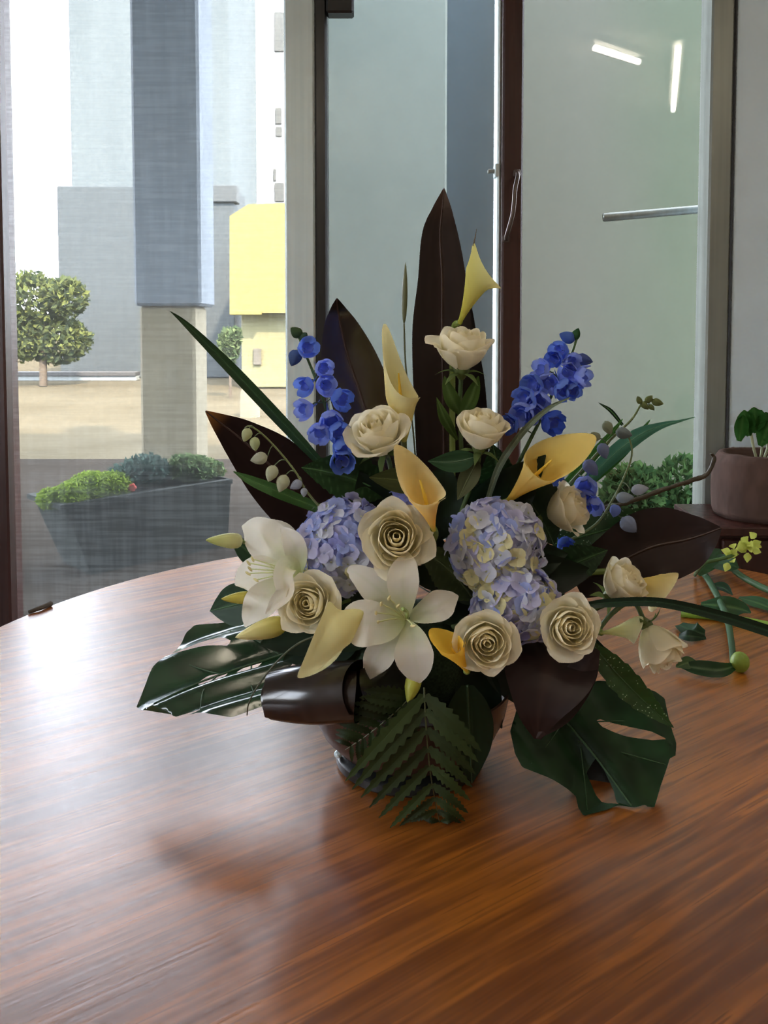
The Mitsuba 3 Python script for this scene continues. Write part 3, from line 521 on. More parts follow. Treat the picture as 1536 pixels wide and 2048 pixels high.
leaf('lemon_leaf', 'olive leaf just under the upper left white rose', 'leaf', wl((850, 965), (738, 955), 52, 1.09, 1.07), c=[.05, .065, .02], rib=[.08, .10, .03], seed=39, fold=.2)
leaf('lemon_leaf', 'small green leaf with a pale rim left of the right upper rose', 'leaf', wl((950, 914), (856, 922), 44, 1.08, 1.07, -6), c=[.025, .07, .03], rib=[.08, .14, .08], seed=40, fold=.25)
leaf('lemon_leaf', 'grey green leaf hanging below the right upper rose', 'leaf', wl((955, 920), (915, 1000), 40, 1.09, 1.08), c=[.075, .085, .035], rib=[.1, .12, .05], seed=41, fold=.2)
leaf('lemon_leaf', 'dark green leaf under the left lily behind the pale bud', 'leaf', wl((530, 1130), (462, 1075), 46, 1.15, 1.15), c=[.014, .05, .018], rib=[.04, .09, .03], seed=42, fold=.2)
# dark filler around the foam
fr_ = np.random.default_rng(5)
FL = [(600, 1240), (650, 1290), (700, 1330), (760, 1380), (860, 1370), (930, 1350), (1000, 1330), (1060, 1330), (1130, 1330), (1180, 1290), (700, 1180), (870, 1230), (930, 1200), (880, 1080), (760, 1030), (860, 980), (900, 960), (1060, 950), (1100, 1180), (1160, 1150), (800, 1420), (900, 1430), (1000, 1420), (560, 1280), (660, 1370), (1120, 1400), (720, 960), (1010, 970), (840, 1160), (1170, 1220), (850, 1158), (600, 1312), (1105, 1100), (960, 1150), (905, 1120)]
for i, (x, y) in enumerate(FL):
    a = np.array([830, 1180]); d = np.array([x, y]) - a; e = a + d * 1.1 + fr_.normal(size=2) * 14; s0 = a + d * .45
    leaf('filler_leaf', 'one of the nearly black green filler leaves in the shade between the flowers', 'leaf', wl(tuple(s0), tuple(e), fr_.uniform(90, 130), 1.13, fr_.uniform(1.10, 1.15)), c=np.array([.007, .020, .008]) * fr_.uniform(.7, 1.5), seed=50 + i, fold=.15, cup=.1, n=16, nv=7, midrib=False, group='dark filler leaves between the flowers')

# ------------------------------------------------------------------ fern
k = thing('fern_frond', 'dark green fern frond hanging down the front of the bowl to the table', 'fern')
rc = spline([P(848, 1375, .99), P(852, 1450, .985), P(860, 1540, .99), P(872, 1610, 1.0), P(883, 1662, 1.018)], 60); t_ = tube(rc, [.0013, .0009, .0004], 6); part(k, 'rachis', t_, 'm_stem', True, color=flat(t_, [.06, .075, .03]))
def pinna(base, tip, w, droop, seed):
    n = 40; u = np.linspace(0, 1, n); mid = (base + tip) / 2 + droop; p = spline(np.array([base, mid, tip]), n); t = unit(np.gradient(p, axis=0)); s = unit(np.cross(t, [0, -1, .25])); nn = np.cross(s, t)
    env = w * np.sin(np.pi * np.clip(u * .93 + .07, 0, 1)) ** .6 * (1 - .55 * u); saw = .55 + .45 * np.abs(((u * 9) % 1) * 2 - 1) ** 1.0
    ww = env * saw; v = np.array([-1, -.5, 0, .5, 1]); q = p[:, None] + s[:, None] * (ww[:, None] * v)[..., None] + t[:, None] * (np.abs(v)[None, :, None] * ww[:, None, None] * .5) + nn[:, None] * (np.abs(v)[None, :, None] * ww[:, None, None] * .15)
    return surf(q)
for i, s in enumerate(np.linspace(.06, .92, 9)):
    b0 = rc[int(s * 59)]; d = unit(rc[min(int(s * 59) + 2, 59)] - rc[max(int(s * 59) - 2, 0)])
    for sg in (-1, 1):
        L_ = (.112 * (1 - s) ** .7 + .014) * (1 if sg < 0 else .66); tip = b0 + (np.array([sg * .80, -.12, 0]) + d * .66) * L_ + [0, 0, -.10 * L_]; tip[2] = max(tip[2], .7535)
        b = pinna(b0, tip, .010 * (1 - s) + .005, np.array([0, -.006, .004]), i); b.vertices[:, 2] = np.maximum(b.vertices[:, 2], .752)
        part(k, 'pinna', b, 'm_leaf', False, color=flat(b, np.array([.022, .036, .010]) * (.7 + .5 * ((i * 7 + sg) % 5) / 5)))
k = thing('fern_frond', 'second fern frond spreading left under the rolled leaf', 'fern')
rc2 = spline([P(835, 1380, 1.0), P(790, 1425, .99), P(735, 1470, .99), P(690, 1500, .995)], 40); t_ = tube(rc2, [.0011, .0004], 6); part(k, 'rachis', t_, 'm_stem', True, color=flat(t_, [.06, .075, .03]))
for i, s in enumerate(np.linspace(.12, .92, 9)):
    b0 = rc2[int(s * 39)]; d = unit(rc2[min(int(s * 39) + 2, 39)] - rc2[max(int(s * 39) - 2, 0)])
    for sg in (-1, 1):
        L_ = .055 * (1 - s) ** .6 + .01; tip = b0 + (np.cross(d, [0, -1, 0]) * sg * .8 + d * .6) * L_
        b = pinna(b0, tip, .010 * (1 - s) + .004, np.array([0, -.004, .003]), i); part(k, 'pinna', b, 'm_leaf', False, color=flat(b, np.array([.016, .030, .009]) * (.7 + .5 * ((i * 3 + sg) % 5) / 5)))

# ------------------------------------------------------------------ roses
def rose(label, x, y, Y, Rpx, axis, H=1.15, seed=0, open_=1.0, roll=0.0, leaves_=(), stem_to=None, sep=True):
    k = thing('white_rose', label, 'rose', 'white roses in the arrangement'); r = np.random.default_rng(seed)
    c = P(x, y, Y); R = px2m(Rpx, Y); M = frame_of(axis); h0 = H * R * 1.25
    layers = [(3, .15, 1.0, 2.0, -.6), (4, .30, 1.01, 1.5, -.42), (5, .46, 1.01, 1.25, -.28), (5, .62, 1.0, 1.12, -.14), (5, .78, .97, 1.0, .05), (6, .93, .88, .86, .36)]
    nu, nv = 13, 15; u = np.linspace(-1, 1, nu)[None]; v = np.linspace(0, 1, nv)[:, None]; q0 = roll
    for li, (n, rho, hh, dl, curl) in enumerate(layers):
        for i in range(n):
            th0 = q0 + 2 * math.pi * i / n + li * .9 + r.normal() * .12; dl_ = dl * r.uniform(.92, 1.1); rho_ = R * rho * r.uniform(.94, 1.06); cu = curl * open_ * r.uniform(.6, 1.4); h_ = h0 * hh * r.uniform(.94, 1.05)
            ve = v * (1 - .26 * np.abs(u) ** 2.6 * r.uniform(.7, 1.3)) + .05 * v * (1 - np.abs(u)) * (li > 2)
            prof = (1 - np.clip(1 - ve, 0, 1) ** 2.4) * (1 - .16 * (1 - rho) * ve ** 2)
            lip = np.clip((ve - .62) / .38, 0, 1) ** 2
            rad = rho_ * prof + rho_ * lip * cu * .55 * (.70 + .50 * u ** 2 + (.75 * (1 - np.abs(u)) ** 2 if li > 4 else 0)) + rho_ * .10 * u * v
            rad = rad + R * .035 * np.sin(u * 4.5 + r.uniform(0, 6)) * v ** 2 * (.3 + rho)
            z = -h0 * .46 + h_ * ve - h0 * lip ** 1.5 * max(cu, 0) * .34 + R * .03 * np.sin(u * 5 + r.uniform(0, 6)) * v ** 3
            th = th0 + u * dl_ * (.35 + .65 * np.clip(v * 2.2, 0, 1))
            L = np.stack([rad * np.cos(th), rad * np.sin(th), z + 0 * u], -1).reshape(nv, nu, 3)
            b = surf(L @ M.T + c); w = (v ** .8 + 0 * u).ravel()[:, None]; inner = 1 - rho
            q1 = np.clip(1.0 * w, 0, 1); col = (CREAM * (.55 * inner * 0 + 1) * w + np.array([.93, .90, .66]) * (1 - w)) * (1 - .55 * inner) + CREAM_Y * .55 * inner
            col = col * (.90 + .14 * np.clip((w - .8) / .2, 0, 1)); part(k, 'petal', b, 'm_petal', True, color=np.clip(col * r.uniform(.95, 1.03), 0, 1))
    base = c - M[:, 2] * h0 * .46
    cap = lathe([(.001, -.012), (.005, -.010), (.010, -.002), (.012, .006), (.010, .010)], 14); cap.vertices = (cap.vertices * (R / .042)) @ M.T + base; part(k, 'receptacle', cap, 'm_stem', True, color=flat(cap, OLIVE))
    if sep:
        for i in range(5):
            a = i * 1.2566 + roll; d = M @ np.array([math.cos(a), math.sin(a), 0]); W = np.array([[*(base - M[:, 2] * .002), .004], [*(base + d * R * .42 + M[:, 2] * R * .05), .0095], [*(base + d * R * .72 - M[:, 2] * R * .05), .006], [*(base + d * R * .95 - M[:, 2] * R * .22), .0006]])
            b = ribbon_w(W, 12, 5, face=M[:, 2], fold=-.2); part(k, 'sepal', b, 'm_leaf_thin', True, color=flat(b, [.12, .17, .06]))
    e = CORE if stem_to is None else stem_to
    stem(k, spline(np.array([base, base - M[:, 2] * R * 1.0, (base - M[:, 2] * R * 1.4 + e) / 2, e]), 20), .0032, [.06, .10, .03], world=True)
    for j, ct in enumerate(leaves_):
        b = ribbon(ct, 20, 7, fold=.2); part(k, 'leaf', b, 'm_leaf_thin', True, color=leafcol(b, [.06, .10, .025], [.10, .15, .05], j))
    return k
rose('white rose in side view at the top, standing before the tallest brown leaf', 925, 708, 1.13, 58, (.02, -.25, .95), H=1.15, seed=1, open_=1.25, roll=.4, stem_to=P(925, 960, 1.16),
     leaves_=[[(922, 830, 1.13, 8), (905, 800, 1.12, 30), (893, 770, 1.12, 18), (889, 752, 1.12, 2)], [(922, 832, 1.13, 8), (938, 805, 1.12, 30), (950, 775, 1.12, 22), (957, 752, 1.12, 2)], [(915, 880, 1.13, 6), (890, 838, 1.12, 22), (873, 795, 1.12, 2)]])
rose('large white rose at the upper left beside the tall yellow calla', 757, 876, 1.09, 60, (-.25, -.52, .75), seed=2, open_=1.1, roll=1.1)
rose('white rose with ragged petals right of the upper middle, above the right hydrangea', 962, 868, 1.08, 51, (.10, -.30, .95), H=1.25, seed=3, open_=.8, roll=2.0)
rose('white rose in the centre facing forward above the open lily', 793, 1077, 1.01, 65, (-.02, -.90, .32), seed=4, open_=1.25, roll=.2)
rose('white rose behind the right hydrangea, turned away to the right', 1122, 1022, 1.13, 50, (.75, -.35, .35), H=1.3, seed=5, open_=.9, roll=.9)
rose('white rose between the side lily and the lower left calla', 620, 1207, 1.02, 54, (-.15, -.88, .3), seed=6, open_=1.15, roll=2.7)
rose('white rose at the lower middle right of the orange calla', 970, 1281, .98, 58, (.02, -.95, .15), H=1.1, seed=7, open_=1.0, roll=1.6)
rose('white rose at the lower right under the hydrangea edge', 1136, 1254, .99, 56, (.02, -.92, .28), H=1.1, seed=8, open_=.95, roll=3.0)
rose('white rosebud opening to the upper right under the broad brown leaf', 1238, 1172, 1.10, 45, (.50, -.42, .72), H=1.4, seed=9, open_=.55, roll=.5)
rose('drooping white rose furthest right, hanging over the loose stems', 1312, 1283, 1.08, 48, (.40, -.45, -.75), H=1.45, seed=10, open_=.6, roll=1.9, stem_to=P(1190, 1270, 1.10))

# ------------------------------------------------------------------ callas
def calla(label, base, Y, axis, Lpx, Rpx, tip, c0=CALLA, c1=None, slim=.40, curl=.5, lip=.35, stem_to=None, seed=0, turn=0.0, squash=1.0, belly=1.5, lean=.0, dark_tip=False, bY=None):
    k = thing('calla_lily', label, 'calla lily', 'calla lilies in the arrangement')
    o = P(base[0], base[1], Y); L, R = px2m(Lpx, Y), px2m(Rpx, Y); z = unit(axis); x = np.array(tip, float); x = unit(x - z * (x @ z)); yv = np.cross(z, x)
    nv, nu = 26, 41; v = np.linspace(0, 1, nv)[:, None]; ph = np.linspace(-math.pi - .35, math.pi + .35, nu)[None]
    cs = (1 + np.cos(ph)) / 2; Lr = L * (1 - slim + slim * cs ** 2.2)
    hr = v * Lr / (L * (1 - slim)); ex = np.clip((hr - 1) / (1 / (1 - slim) - 1), 0, 1)
    r = R * (.13 + .87 * np.clip(hr, 0, 1) ** belly) * (1 + .09 * ph / math.pi)
    rim = np.clip((v - .72) / .28, 0, 1) ** 2
    r = r + R * lip * rim * (1 - cs ** 3) + R * .05 * np.sin(ph * 3 + seed) * rim
    zz = v * Lr - R * lip * .5 * rim * (1 - cs)
    pt = x * (r * np.cos(ph) * (1 - lean * ex))[..., None] + yv * (r * np.sin(ph) * squash * (1 + .35 * ex * (1 - ex)) * (1 - .0 * ex))[..., None] + z * zz[..., None]
    bend = curl * L * .30 * (cs ** 5) * np.clip((v - .6) / .4, 0, 1) ** 2
    pt = pt + x * bend[..., None] - z * (.35 * bend)[..., None] + o
    b = surf(pt); t_ = (v ** 1.3 * (.6 + .4 * (1 - cs)) + 0 * ph).ravel()[:, None]
    c1 = np.array([.90, .84, .52]) if c1 is None else np.asarray(c1); col = np.asarray(c0) * (1 - t_) + c1 * t_
    green = np.clip(1 - v / .22, 0, 1).repeat(nu, 1).ravel()[:, None] * .6; col = col * (1 - green) + np.array([.30, .38, .07]) * green
    part(k, 'spathe', b, 'm_petal', True, color=np.clip(col, 0, 1))
    sp = tube(spline([o + z * L * .12, o + z * L * .35 + x * R * .05, o + z * L * .58 + x * R * .1], 12), [R * .10, R * .13, R * .05], 10); part(k, 'spadix', sp, 'm_stem', True, color=flat(sp, [.75, .50, .05]))
    e = CORE if stem_to is None else stem_to
    stem(k, spline(np.array([o + z * L * .03, o - z * L * .12 + [0, .03, 0], (o - z * L * .15 + e) / 2 + [0, .02, 0], e]), 20), .0042, [.16, .22, .05], world=True, sides=10)
    if dark_tip:
        q = pt[-1, nu // 2]; d_ = unit(pt[-1, nu // 2] - pt[-4, nu // 2]); w = tube(np.array([q - d_ * .004, q + d_ * .006, q + d_ * .016 + [0, 0, .003]]), [.0012, .0008, .0004], 6); part(k, 'tip', w, 'm_stem', True, color=flat(w, [.10, .08, .05]))
    return k
calla('tall yellow calla left of the tallest brown leaf', (808, 884), 1.12, (-.06, .05, 1), 240, 31, (-.85, .5, 0), slim=.62, curl=-.05, lip=.2, belly=.9, stem_to=P(825, 1000, 1.16), seed=1)
calla('topmost yellow calla with a wispy dark tip beside the dark mullion', (918, 648), 1.15, (.38, -.05, .92), 160, 30, (-.45, -.1, .3), c0=[.62, .58, .10], c1=[.86, .82, .40], slim=.34, curl=.1, lip=.6, stem_to=P(905, 960, 1.19), seed=2, dark_tip=True)
calla('pale wavy calla in the middle with its tip up and an orange throat', (868, 1062), 1.0, (-.24, -.12, .95), 190, 33, (-.55, .6, .1), c0=[.86, .55, .10], c1=[.90, .80, .46], slim=.60, curl=.35, lip=.3, seed=3, stem_to=P(850, 1110, 1.14))
calla('orange yellow calla leaning right below the right delphinium', (1012, 1006), 1.10, (.66, -.30, .75), 225, 36, (.5, .75, -.3), c0=[.80, .52, .08], c1=[.88, .72, .28], slim=.55, curl=.5, lip=.2, seed=4, stem_to=P(985, 1080, 1.16))
calla('pale yellow calla pointing down left over the monstera leaf', (748, 1206), .985, (-.80, -.1, -.58), 205, 36, (.1, -.75, -.6), c0=[.86, .80, .40], c1=[.90, .84, .46], slim=.6, curl=.0, lip=.5, seed=5, stem_to=P(800, 1200, 1.12))
calla('small orange calla between the open lily and the lower middle rose', (935, 1345), .965, (-.42, -.15, .74), 118, 26, (-.55, -.1, .75), c0=[.84, .56, .07], c1=[.90, .62, .10], slim=.42, curl=.05, lip=.10, seed=6, stem_to=P(965, 1330, 1.08))
calla('yellow calla opening white to the right behind the small rosebud', (1250, 1160), 1.13, (.92, -.1, -.22), 100, 30, (.3, -.2, .9), c0=[.84, .66, .14], c1=[.90, .88, .60], slim=.32, curl=.4, lip=.5, seed=7, stem_to=P(1150, 1150, 1.15))
calla('white green calla lying low between the two right roses', (1200, 1266), 1.09, (.96, -.1, .16), 90, 20, (.2, -.4, .85), c0=[.72, .74, .34], c1=[.90, .90, .70], slim=.3, curl=.2, lip=.3, seed=8, stem_to=P(1130, 1260, 1.12))

# ------------------------------------------------------------------ lilies
def tepal(k, ctrl, tip_c=None, **kw):
    b = ribbon(ctrl, 24, 11, **kw); u, v = b.metadata['u'][:, None], b.metadata['v'][:, None]
    c = np.array([.90, .86, .76]) * np.clip(u * 2.2, 0, 1) + np.array([.62, .70, .36]) * (1 - np.clip(u * 2.2, 0, 1)); rib = np.exp(-(v / .10) ** 2) * (1 - u) * .35
    c = c * (1 - rib) + np.array([.66, .70, .42]) * rib
    part(k, 'tepal', b, 'm_petal', True, color=np.clip(c, 0, 1))
def stamen(k, a, b, Ya, Yb, anther=True):
    p = spline([P(*a, Ya), P((a[0] + b[0]) / 2, (a[1] + b[1]) / 2 - 3, (Ya + Yb) / 2 - .006), P(*b, Yb)], 10); t_ = tube(p, [.0011, .0008], 6)
    f = part(k, 'filament', t_, 'm_stem', True, color=flat(t_, [.62, .66, .34]))
    s = trimesh.creation.icosphere(2, 1.0); s.vertices = s.vertices * [.0016, .0016, .0042] @ frame_of(p[-1] - p[-2] + [.004, 0, .002]).T + p[-1]; part(f, 'anther', s, 'm_stem', True, color=flat(s, [.66, .60, .30]))
k = thing('lily', 'large open white lily facing forward in the front middle', 'lily')
Yc = 1.00; C2 = (812, 1238)
for ct in ([(*C2, Yc, 10), (808, 1200, Yc - .018, 46), (806, 1160, Yc - .024, 66), (812, 1125, Yc - .018, 44), (815, 1103, Yc - .008, 3)],
           [(*C2, Yc, 10), (775, 1272, Yc - .016, 50), (738, 1272, Yc - .026, 82), (712, 1262, Yc - .022, 76), (690, 1256, Yc - .012, 40), (683, 1258, Yc - .006, 12)][:1] + [(775, 1250, Yc - .018, 62), (735, 1246, Yc - .026, 92), (705, 1250, Yc - .020, 78), (686, 1254, Yc - .010, 24)],
           [(*C2, Yc, 10), (824, 1275, Yc - .016, 56), (828, 1310, Yc - .024, 80), (836, 1345, Yc - .018, 52), (840, 1366, Yc - .010, 3)]):
    tepal(k, ct, cup=.16, ripple=.06, seed=len(ct))
for ct in ([(*C2, Yc + .004, 8), (785, 1205, Yc - .006, 46), (752, 1175, Yc - .010, 66), (722, 1152, Yc - .004, 44), (703, 1142, Yc + .004, 24), (694, 1142, Yc + .01, 3)],
           [(*C2, Yc + .004, 8), (848, 1225, Yc - .008, 44), (880, 1210, Yc - .010, 62), (902, 1198, Yc - .002, 34), (917, 1192, Yc + .006, 3)],
           [(*C2, Yc + .004, 8), (785, 1275, Yc - .004, 44), (758, 1312, Yc - .008, 60), (742, 1340, Yc - .002, 34), (733, 1362, Yc + .006, 3)]):
    tepal(k, ct, cup=.20, ripple=.08, seed=len(ct) + 3)
for b_ in ((762, 1208), (752, 1226), (756, 1244), (778, 1196), (796, 1212), (826, 1252)): stamen(k, C2, b_, Yc - .004, Yc - .045)
t_ = tube(spline([P(*C2, Yc), P(815, 1225, Yc - .03), P(806, 1218, Yc - .052)], 10), [.0022, .0016, .0024], 8); part(k, 'pistil', t_, 'm_stem', True, color=flat(t_, [.28, .38, .12]))
stem(k, [(*C2, Yc), (825, 1245, Yc + .03), (835, 1240, 1.1)], .0045, [.12, .2, .05])
k = thing('lily', 'white lily in side view at the left, opening to the left', 'lily')
Ys = 1.06; C1 = (598, 1150)
for ct, cu in (([(*C1, Ys + .01, 12), (570, 1115, Ys + .02, 60), (535, 1082, Ys + .03, 84), (505, 1060, Ys + .03, 60), (484, 1052, Ys + .03, 3)], .25),
               ([(*C1, Ys, 12), (585, 1110, Ys + .03, 50), (560, 1075, Ys + .04, 64), (530, 1052, Ys + .04, 34), (512, 1042, Ys + .045, 3)], .2),
               ([(*C1, Ys, 12), (560, 1150, Ys + .012, 50), (520, 1150, Ys + .01, 78), (490, 1158, Ys + .005, 58), (470, 1170, Ys, 3)], .2),
               ([(*C1, Ys, 12), (560, 1175, Ys - .01, 48), (525, 1200, Ys - .012, 68), (502, 1230, Ys - .005, 40), (490, 1254, Ys, 3)], .25),
               ([(*C1, Ys - .01, 12), (578, 1130, Ys - .035, 38), (566, 1150, Ys - .05, 40), (570, 1182, Ys - .052, 36), (552, 1205, Ys - .05, 26), (532, 1228, Ys - .045, 4)], .5),
               ([(*C1, Ys - .005, 12), (594, 1112, Ys - .01, 42), (586, 1085, Ys - .012, 44), (572, 1066, Ys - .005, 24), (562, 1056, Ys, 3)], .3)):
    tepal(k, ct, cup=cu, ripple=.07, seed=len(ct))
for b_ in ((497, 1126), (500, 1138), (496, 1147), (505, 1118), (512, 1160)): stamen(k, (588, 1150), b_, Ys - .01, Ys - .02)
stem(k, [(*C1, Ys), (630, 1160, Ys + .03), (700, 1165, 1.13)], .0045, [.12, .2, .05])

def bud_mesh(base, tip, R, ridges=3, n=16, m=18, bulge=.55, point=.7):
    d = tip - base; L = np.linalg.norm(d); M = frame_of(d); t = np.linspace(0, 1, n); r = R * np.sin(np.pi * t ** bulge) ** point; g = np.arange(m) * 2 * np.pi / m
    rr = r[:, None] * (1 - .10 * np.abs(np.cos(g * ridges / 2))[None] ** 6); v = np.stack([rr * np.cos(g), rr * np.sin(g), np.repeat(t[:, None] * L, m, 1)], -1)
    b = surf(v @ M.T + base, True); b.metadata['t'] = np.repeat(t, m); return b
def lily_bud(label, a, b, Y0, Y1, Rpx, c, ctip, stem_px):
    k = thing('lily_bud', label, 'flower bud', 'lily buds'); m_ = bud_mesh(P(*a, Y0), P(*b, Y1), px2m(Rpx, Y1)); t = m_.metadata['t'][:, None]
    part(k, 'bud', m_, 'm_stem', True, color=np.asarray(c) * (1 - t) + np.asarray(ctip) * t); stem(k, stem_px, .0024, [.14, .2, .05])
lily_bud('pale green pointed lily bud sticking out furthest left', (486, 1082), (411, 1080), 1.08, 1.06, 16, [.68, .68, .36], [.40, .46, .12], [(484, 1082, 1.08), (530, 1110, 1.11), (640, 1150, 1.14)])
lily_bud('yellow lily bud under the side lily beside the rounded dark leaf', (505, 1194), (442, 1198), 1.08, 1.06, 13, [.62, .52, .08], [.44, .42, .08], [(503, 1194, 1.08), (560, 1190, 1.11), (660, 1180, 1.14)])
lily_bud('large yellow lily bud above the left monstera leaf', (572, 1246), (470, 1275), 1.04, 1.01, 22, [.50, .44, .06], [.72, .68, .34], [(570, 1247, 1.04), (620, 1230, 1.08), (700, 1200, 1.12)])
lily_bud('yellow green lily bud hanging below the open lily', (830, 1350), (816, 1407), 1.0, .985, 17, [.50, .50, .08], [.30, .34, .05], [(830, 1352, 1.0), (838, 1320, 1.04), (845, 1260, 1.12)])
k = thing('calla_bud', 'slim closed green and brown bud on a thin stem before the middle glass panel', 'flower bud')
m_ = bud_mesh(P(808, 650, 1.18), P(811, 524, 1.18), .0042, 2, bulge=.8); part(k, 'bud', m_, 'm_stem', True, color=flat(m_, [.10, .11, .05])); stem(k, [(808, 648, 1.18), (812, 740, 1.18), (828, 880, 1.17), (835, 1000, 1.16)], .0012, [.08, .09, .04])

# ------------------------------------------------------------------ hydrangeas
def floret_mesh(seed):
    r = np.random.default_rng(seed); vs, fs, k0 = [], [], 0; u = np.linspace(0, 1, 5)[:, None]; v = np.linspace(-1, 1, 5)[None]
    for i in range(4):
        a = i * math.pi / 2 + r.normal() * .12; w = .62 * np.sin(np.pi * np.clip(.10 + .80 * u, 0, 1)) ** .8; tilt = r.uniform(.05, .35); x = u * 1.0; yy = w * v; z = tilt * u ** 1.5 - .25 * w * v ** 2 * r.uniform(-.3, 1) - .12 * u ** 3
        p = np.stack([x * math.cos(a) - yy * math.sin(a), x * math.sin(a) + yy * math.cos(a), z + 0 * v + .02 * i], -1)
        vs.append(p.reshape(-1, 3)); fs.append(grid_faces(5, 5) + k0); k0 += 25
    e = trimesh.creation.icosphere(1, .11); vs.append(e.vertices + [0, 0, .06]); fs.append(e.faces + k0)
    return trimesh.Trimesh(np.vstack(vs), np.vstack(fs), process=False)
HC = {'blue': [.42, .50, .86], 'lav': [.60, .60, .84], 'cream': [.82, .78, .48], 'pale': [.70, .73, .84], 'violet': [.34, .36, .70]}
FV = {}
for cn, cc in HC.items():
    for s in range(3):
        m_ = floret_mesh(s); v_ = m_.vertices; rad = np.hypot(v_[:, 0], v_[:, 1])[:, None]; col = np.asarray(cc) * (.82 + .22 * np.clip(rad, 0, 1)); col[100:] = [.55, .58, .40] if cn in ('cream', 'pale') else [.45, .50, .75]
        FV[cn, s] = mikit.ply(m_, 'm_petal', True, color=np.clip(col, 0, 1))
def hydrangea(label, x, y, Y, Rpx, n, pal, seed, fl=.0125, squash=(1, .85, 1), cover=-.25):
    k = thing('hydrangea', label, 'hydrangea'); c = P(x, y, Y); R = px2m(Rpx, Y); r = np.random.default_rng(seed)
    core = trimesh.creation.icosphere(3, 1); core.vertices = core.vertices * np.array(squash) * R * .82 + c; part(k, 'core', core, 'm_foam', True)
    stem(k, np.array([c, (c + CORE) / 2 + [0, .02, 0], CORE]), .004, [.10, .14, .05], world=True)
    for i in range(n * 2 + 40):
        z = 1 - 2 * (i + .5) / (n * 2 + 40); a = i * 2.399963; d = np.array([math.sqrt(1 - z * z) * math.cos(a), math.sqrt(1 - z * z) * math.sin(a), z])
        if d @ unit(EYE - c + np.array([0, 0, .1])) < cover: continue
        q = c + d * np.array(squash) * R * r.uniform(.86, 1.02); dd = unit(d + r.normal(size=3) * .28); M = frame_of(dd, r.normal(size=3)); s = fl * r.uniform(.85, 1.15)
        cn = pal(d, r); m4 = np.eye(4); m4[:3, :3] = M * s; m4[:3, 3] = q
        kk = numbered(k + '__floret'); scene[kk] = {**FV[cn, int(r.integers(3))], 'to_world': T(m4)}
def pick(r, *w): return r.choice(list(HC), p=np.array(w) / sum(w))
hydrangea('blue hydrangea head left of the central rose', 690, 1092, 1.09, 96, 105, lambda d, r: pick(r, 5, 2, .2, 2, 1) if d[2] > .1 else (pick(r, 2, 3, 1.5, 4, .3) if d[2] > -.5 else pick(r, .5, 3, 4, 2, .5)), 1)
hydrangea('large round lavender and cream hydrangea head right of the centre', 992, 1092, 1.06, 94, 110, lambda d, r: pick(r, 2, 5, .3, 5, .2) if d[2] > .35 or abs(d[0]) > .72 else pick(r, .2, 1.6, 6.5, 3, 0), 2)
hydrangea('smaller lavender hydrangea head low at the right above the two front roses', 1030, 1205, 1.04, 82, 95, lambda d, r: pick(r, 1.2, 5, 2.2, 4, .3), 3)
hydrangea('small violet hydrangea head half hidden behind the wavy calla', 825, 990, 1.13, 48, 45, lambda d, r: pick(r, 2, 3, 0, 0, 4), 4)

# ------------------------------------------------------------------ delphiniums
BL = [[.10, .18, .60], [.15, .25, .68], [.26, .34, .74], [.05, .10, .48]]
def bell(k, x, y, Y, spx, d, ci, seed, base=None):
    """one delphinium floret: five cupped petals and a spur"""
    r = np.random.default_rng(seed); s = px2m(spx, Y) * .58; c = P(x, y, Y); M = frame_of(np.array(d, float) + r.normal(size=3) * .12, r.normal(size=3)); vs, fs, cs, k0 = [], [], [], 0
    u = np.linspace(0, 1, 8)[:, None]; v = np.linspace(-1, 1, 7)[None]
    for ring, (nn, rs, off) in enumerate(((5, 1.0, 0), (4, .55, .4))):
        for i in range(nn):
            a0 = i * 2 * math.pi / nn + off + r.normal() * .08; w = .80 * np.sin(np.pi * np.clip(.06 + .82 * u, 0, 1)) ** .7
            rad = rs * (np.sin(u * 1.75) * .98) * r.uniform(.9, 1.08); zz = rs * (-.75 + 1.45 * u ** 1.3) - .12 * w * v ** 2
            a = a0 + v * w * (1.0 if ring == 0 else 1.2); p = np.stack([rad * np.cos(a), rad * np.sin(a), zz + .05 * np.sin(v * 4 + i) * u], -1) * s
            vs.append((p.reshape(-1, 3)) @ M.T + c); fs.append(grid_faces(8, 7) + k0); k0 += 56
            sh = (1.35 - .35 * u) * np.ones_like(v); cc = (np.array(BL[ci]) * r.uniform(.85, 1.15) if ring == 0 else np.array([.17, .23, .58]))[None, None] * sh[..., None]
            cs.append(cc.reshape(-1, 3))
    sp = tube(spline([c - M[:, 2] * s * .6, c - M[:, 2] * s * 1.1 + [0, 0, .1 * s], c - M[:, 2] * s * 1.6 + [0, 0, .4 * s]], 8), [s * .16, s * .08, s * .02], 6)
    vs.append(sp.vertices); fs.append(sp.faces + k0); cs.append(flat(sp, np.array(BL[ci]) * .8 + [.02, .04, 0]))
    kk = part(k, 'floret', trimesh.Trimesh(np.vstack(vs), np.vstack(fs), process=False), 'm_petal', True, color=np.clip(np.vstack(cs), 0, 1))
    if base is not None: stem(kk, spline(np.array([base, (base + c) / 2 + [0, 0, .004], c - M[:, 2] * s * .55]), 8), .0009, [.05, .10, .05], 8, world=True, name='pedicel', sides=5)
def dbud(k, x, y, Y, lpx, d, c, base=None, w=.36, seed=0):
    L = px2m(lpx, Y); d = unit(np.array(d, float)); q = P(x, y, Y); m_ = bud_mesh(q - d * L / 2, q + d * L / 2, L * w, 5, 12, 15, .75, .8); t = m_.metadata['t'][:, None]
    kk = part(k, 'bud', m_, 'm_petal', True, color=np.clip(np.asarray(c) * (1.1 - .3 * t), 0, 1))
    if base is not None: stem(kk, spline(np.array([base, (base + q - d * L / 2) / 2 + [0, 0, .003], q - d * L / 2]), 8), .0008, [.10, .14, .07], 8, world=True, name='pedicel', sides=5)
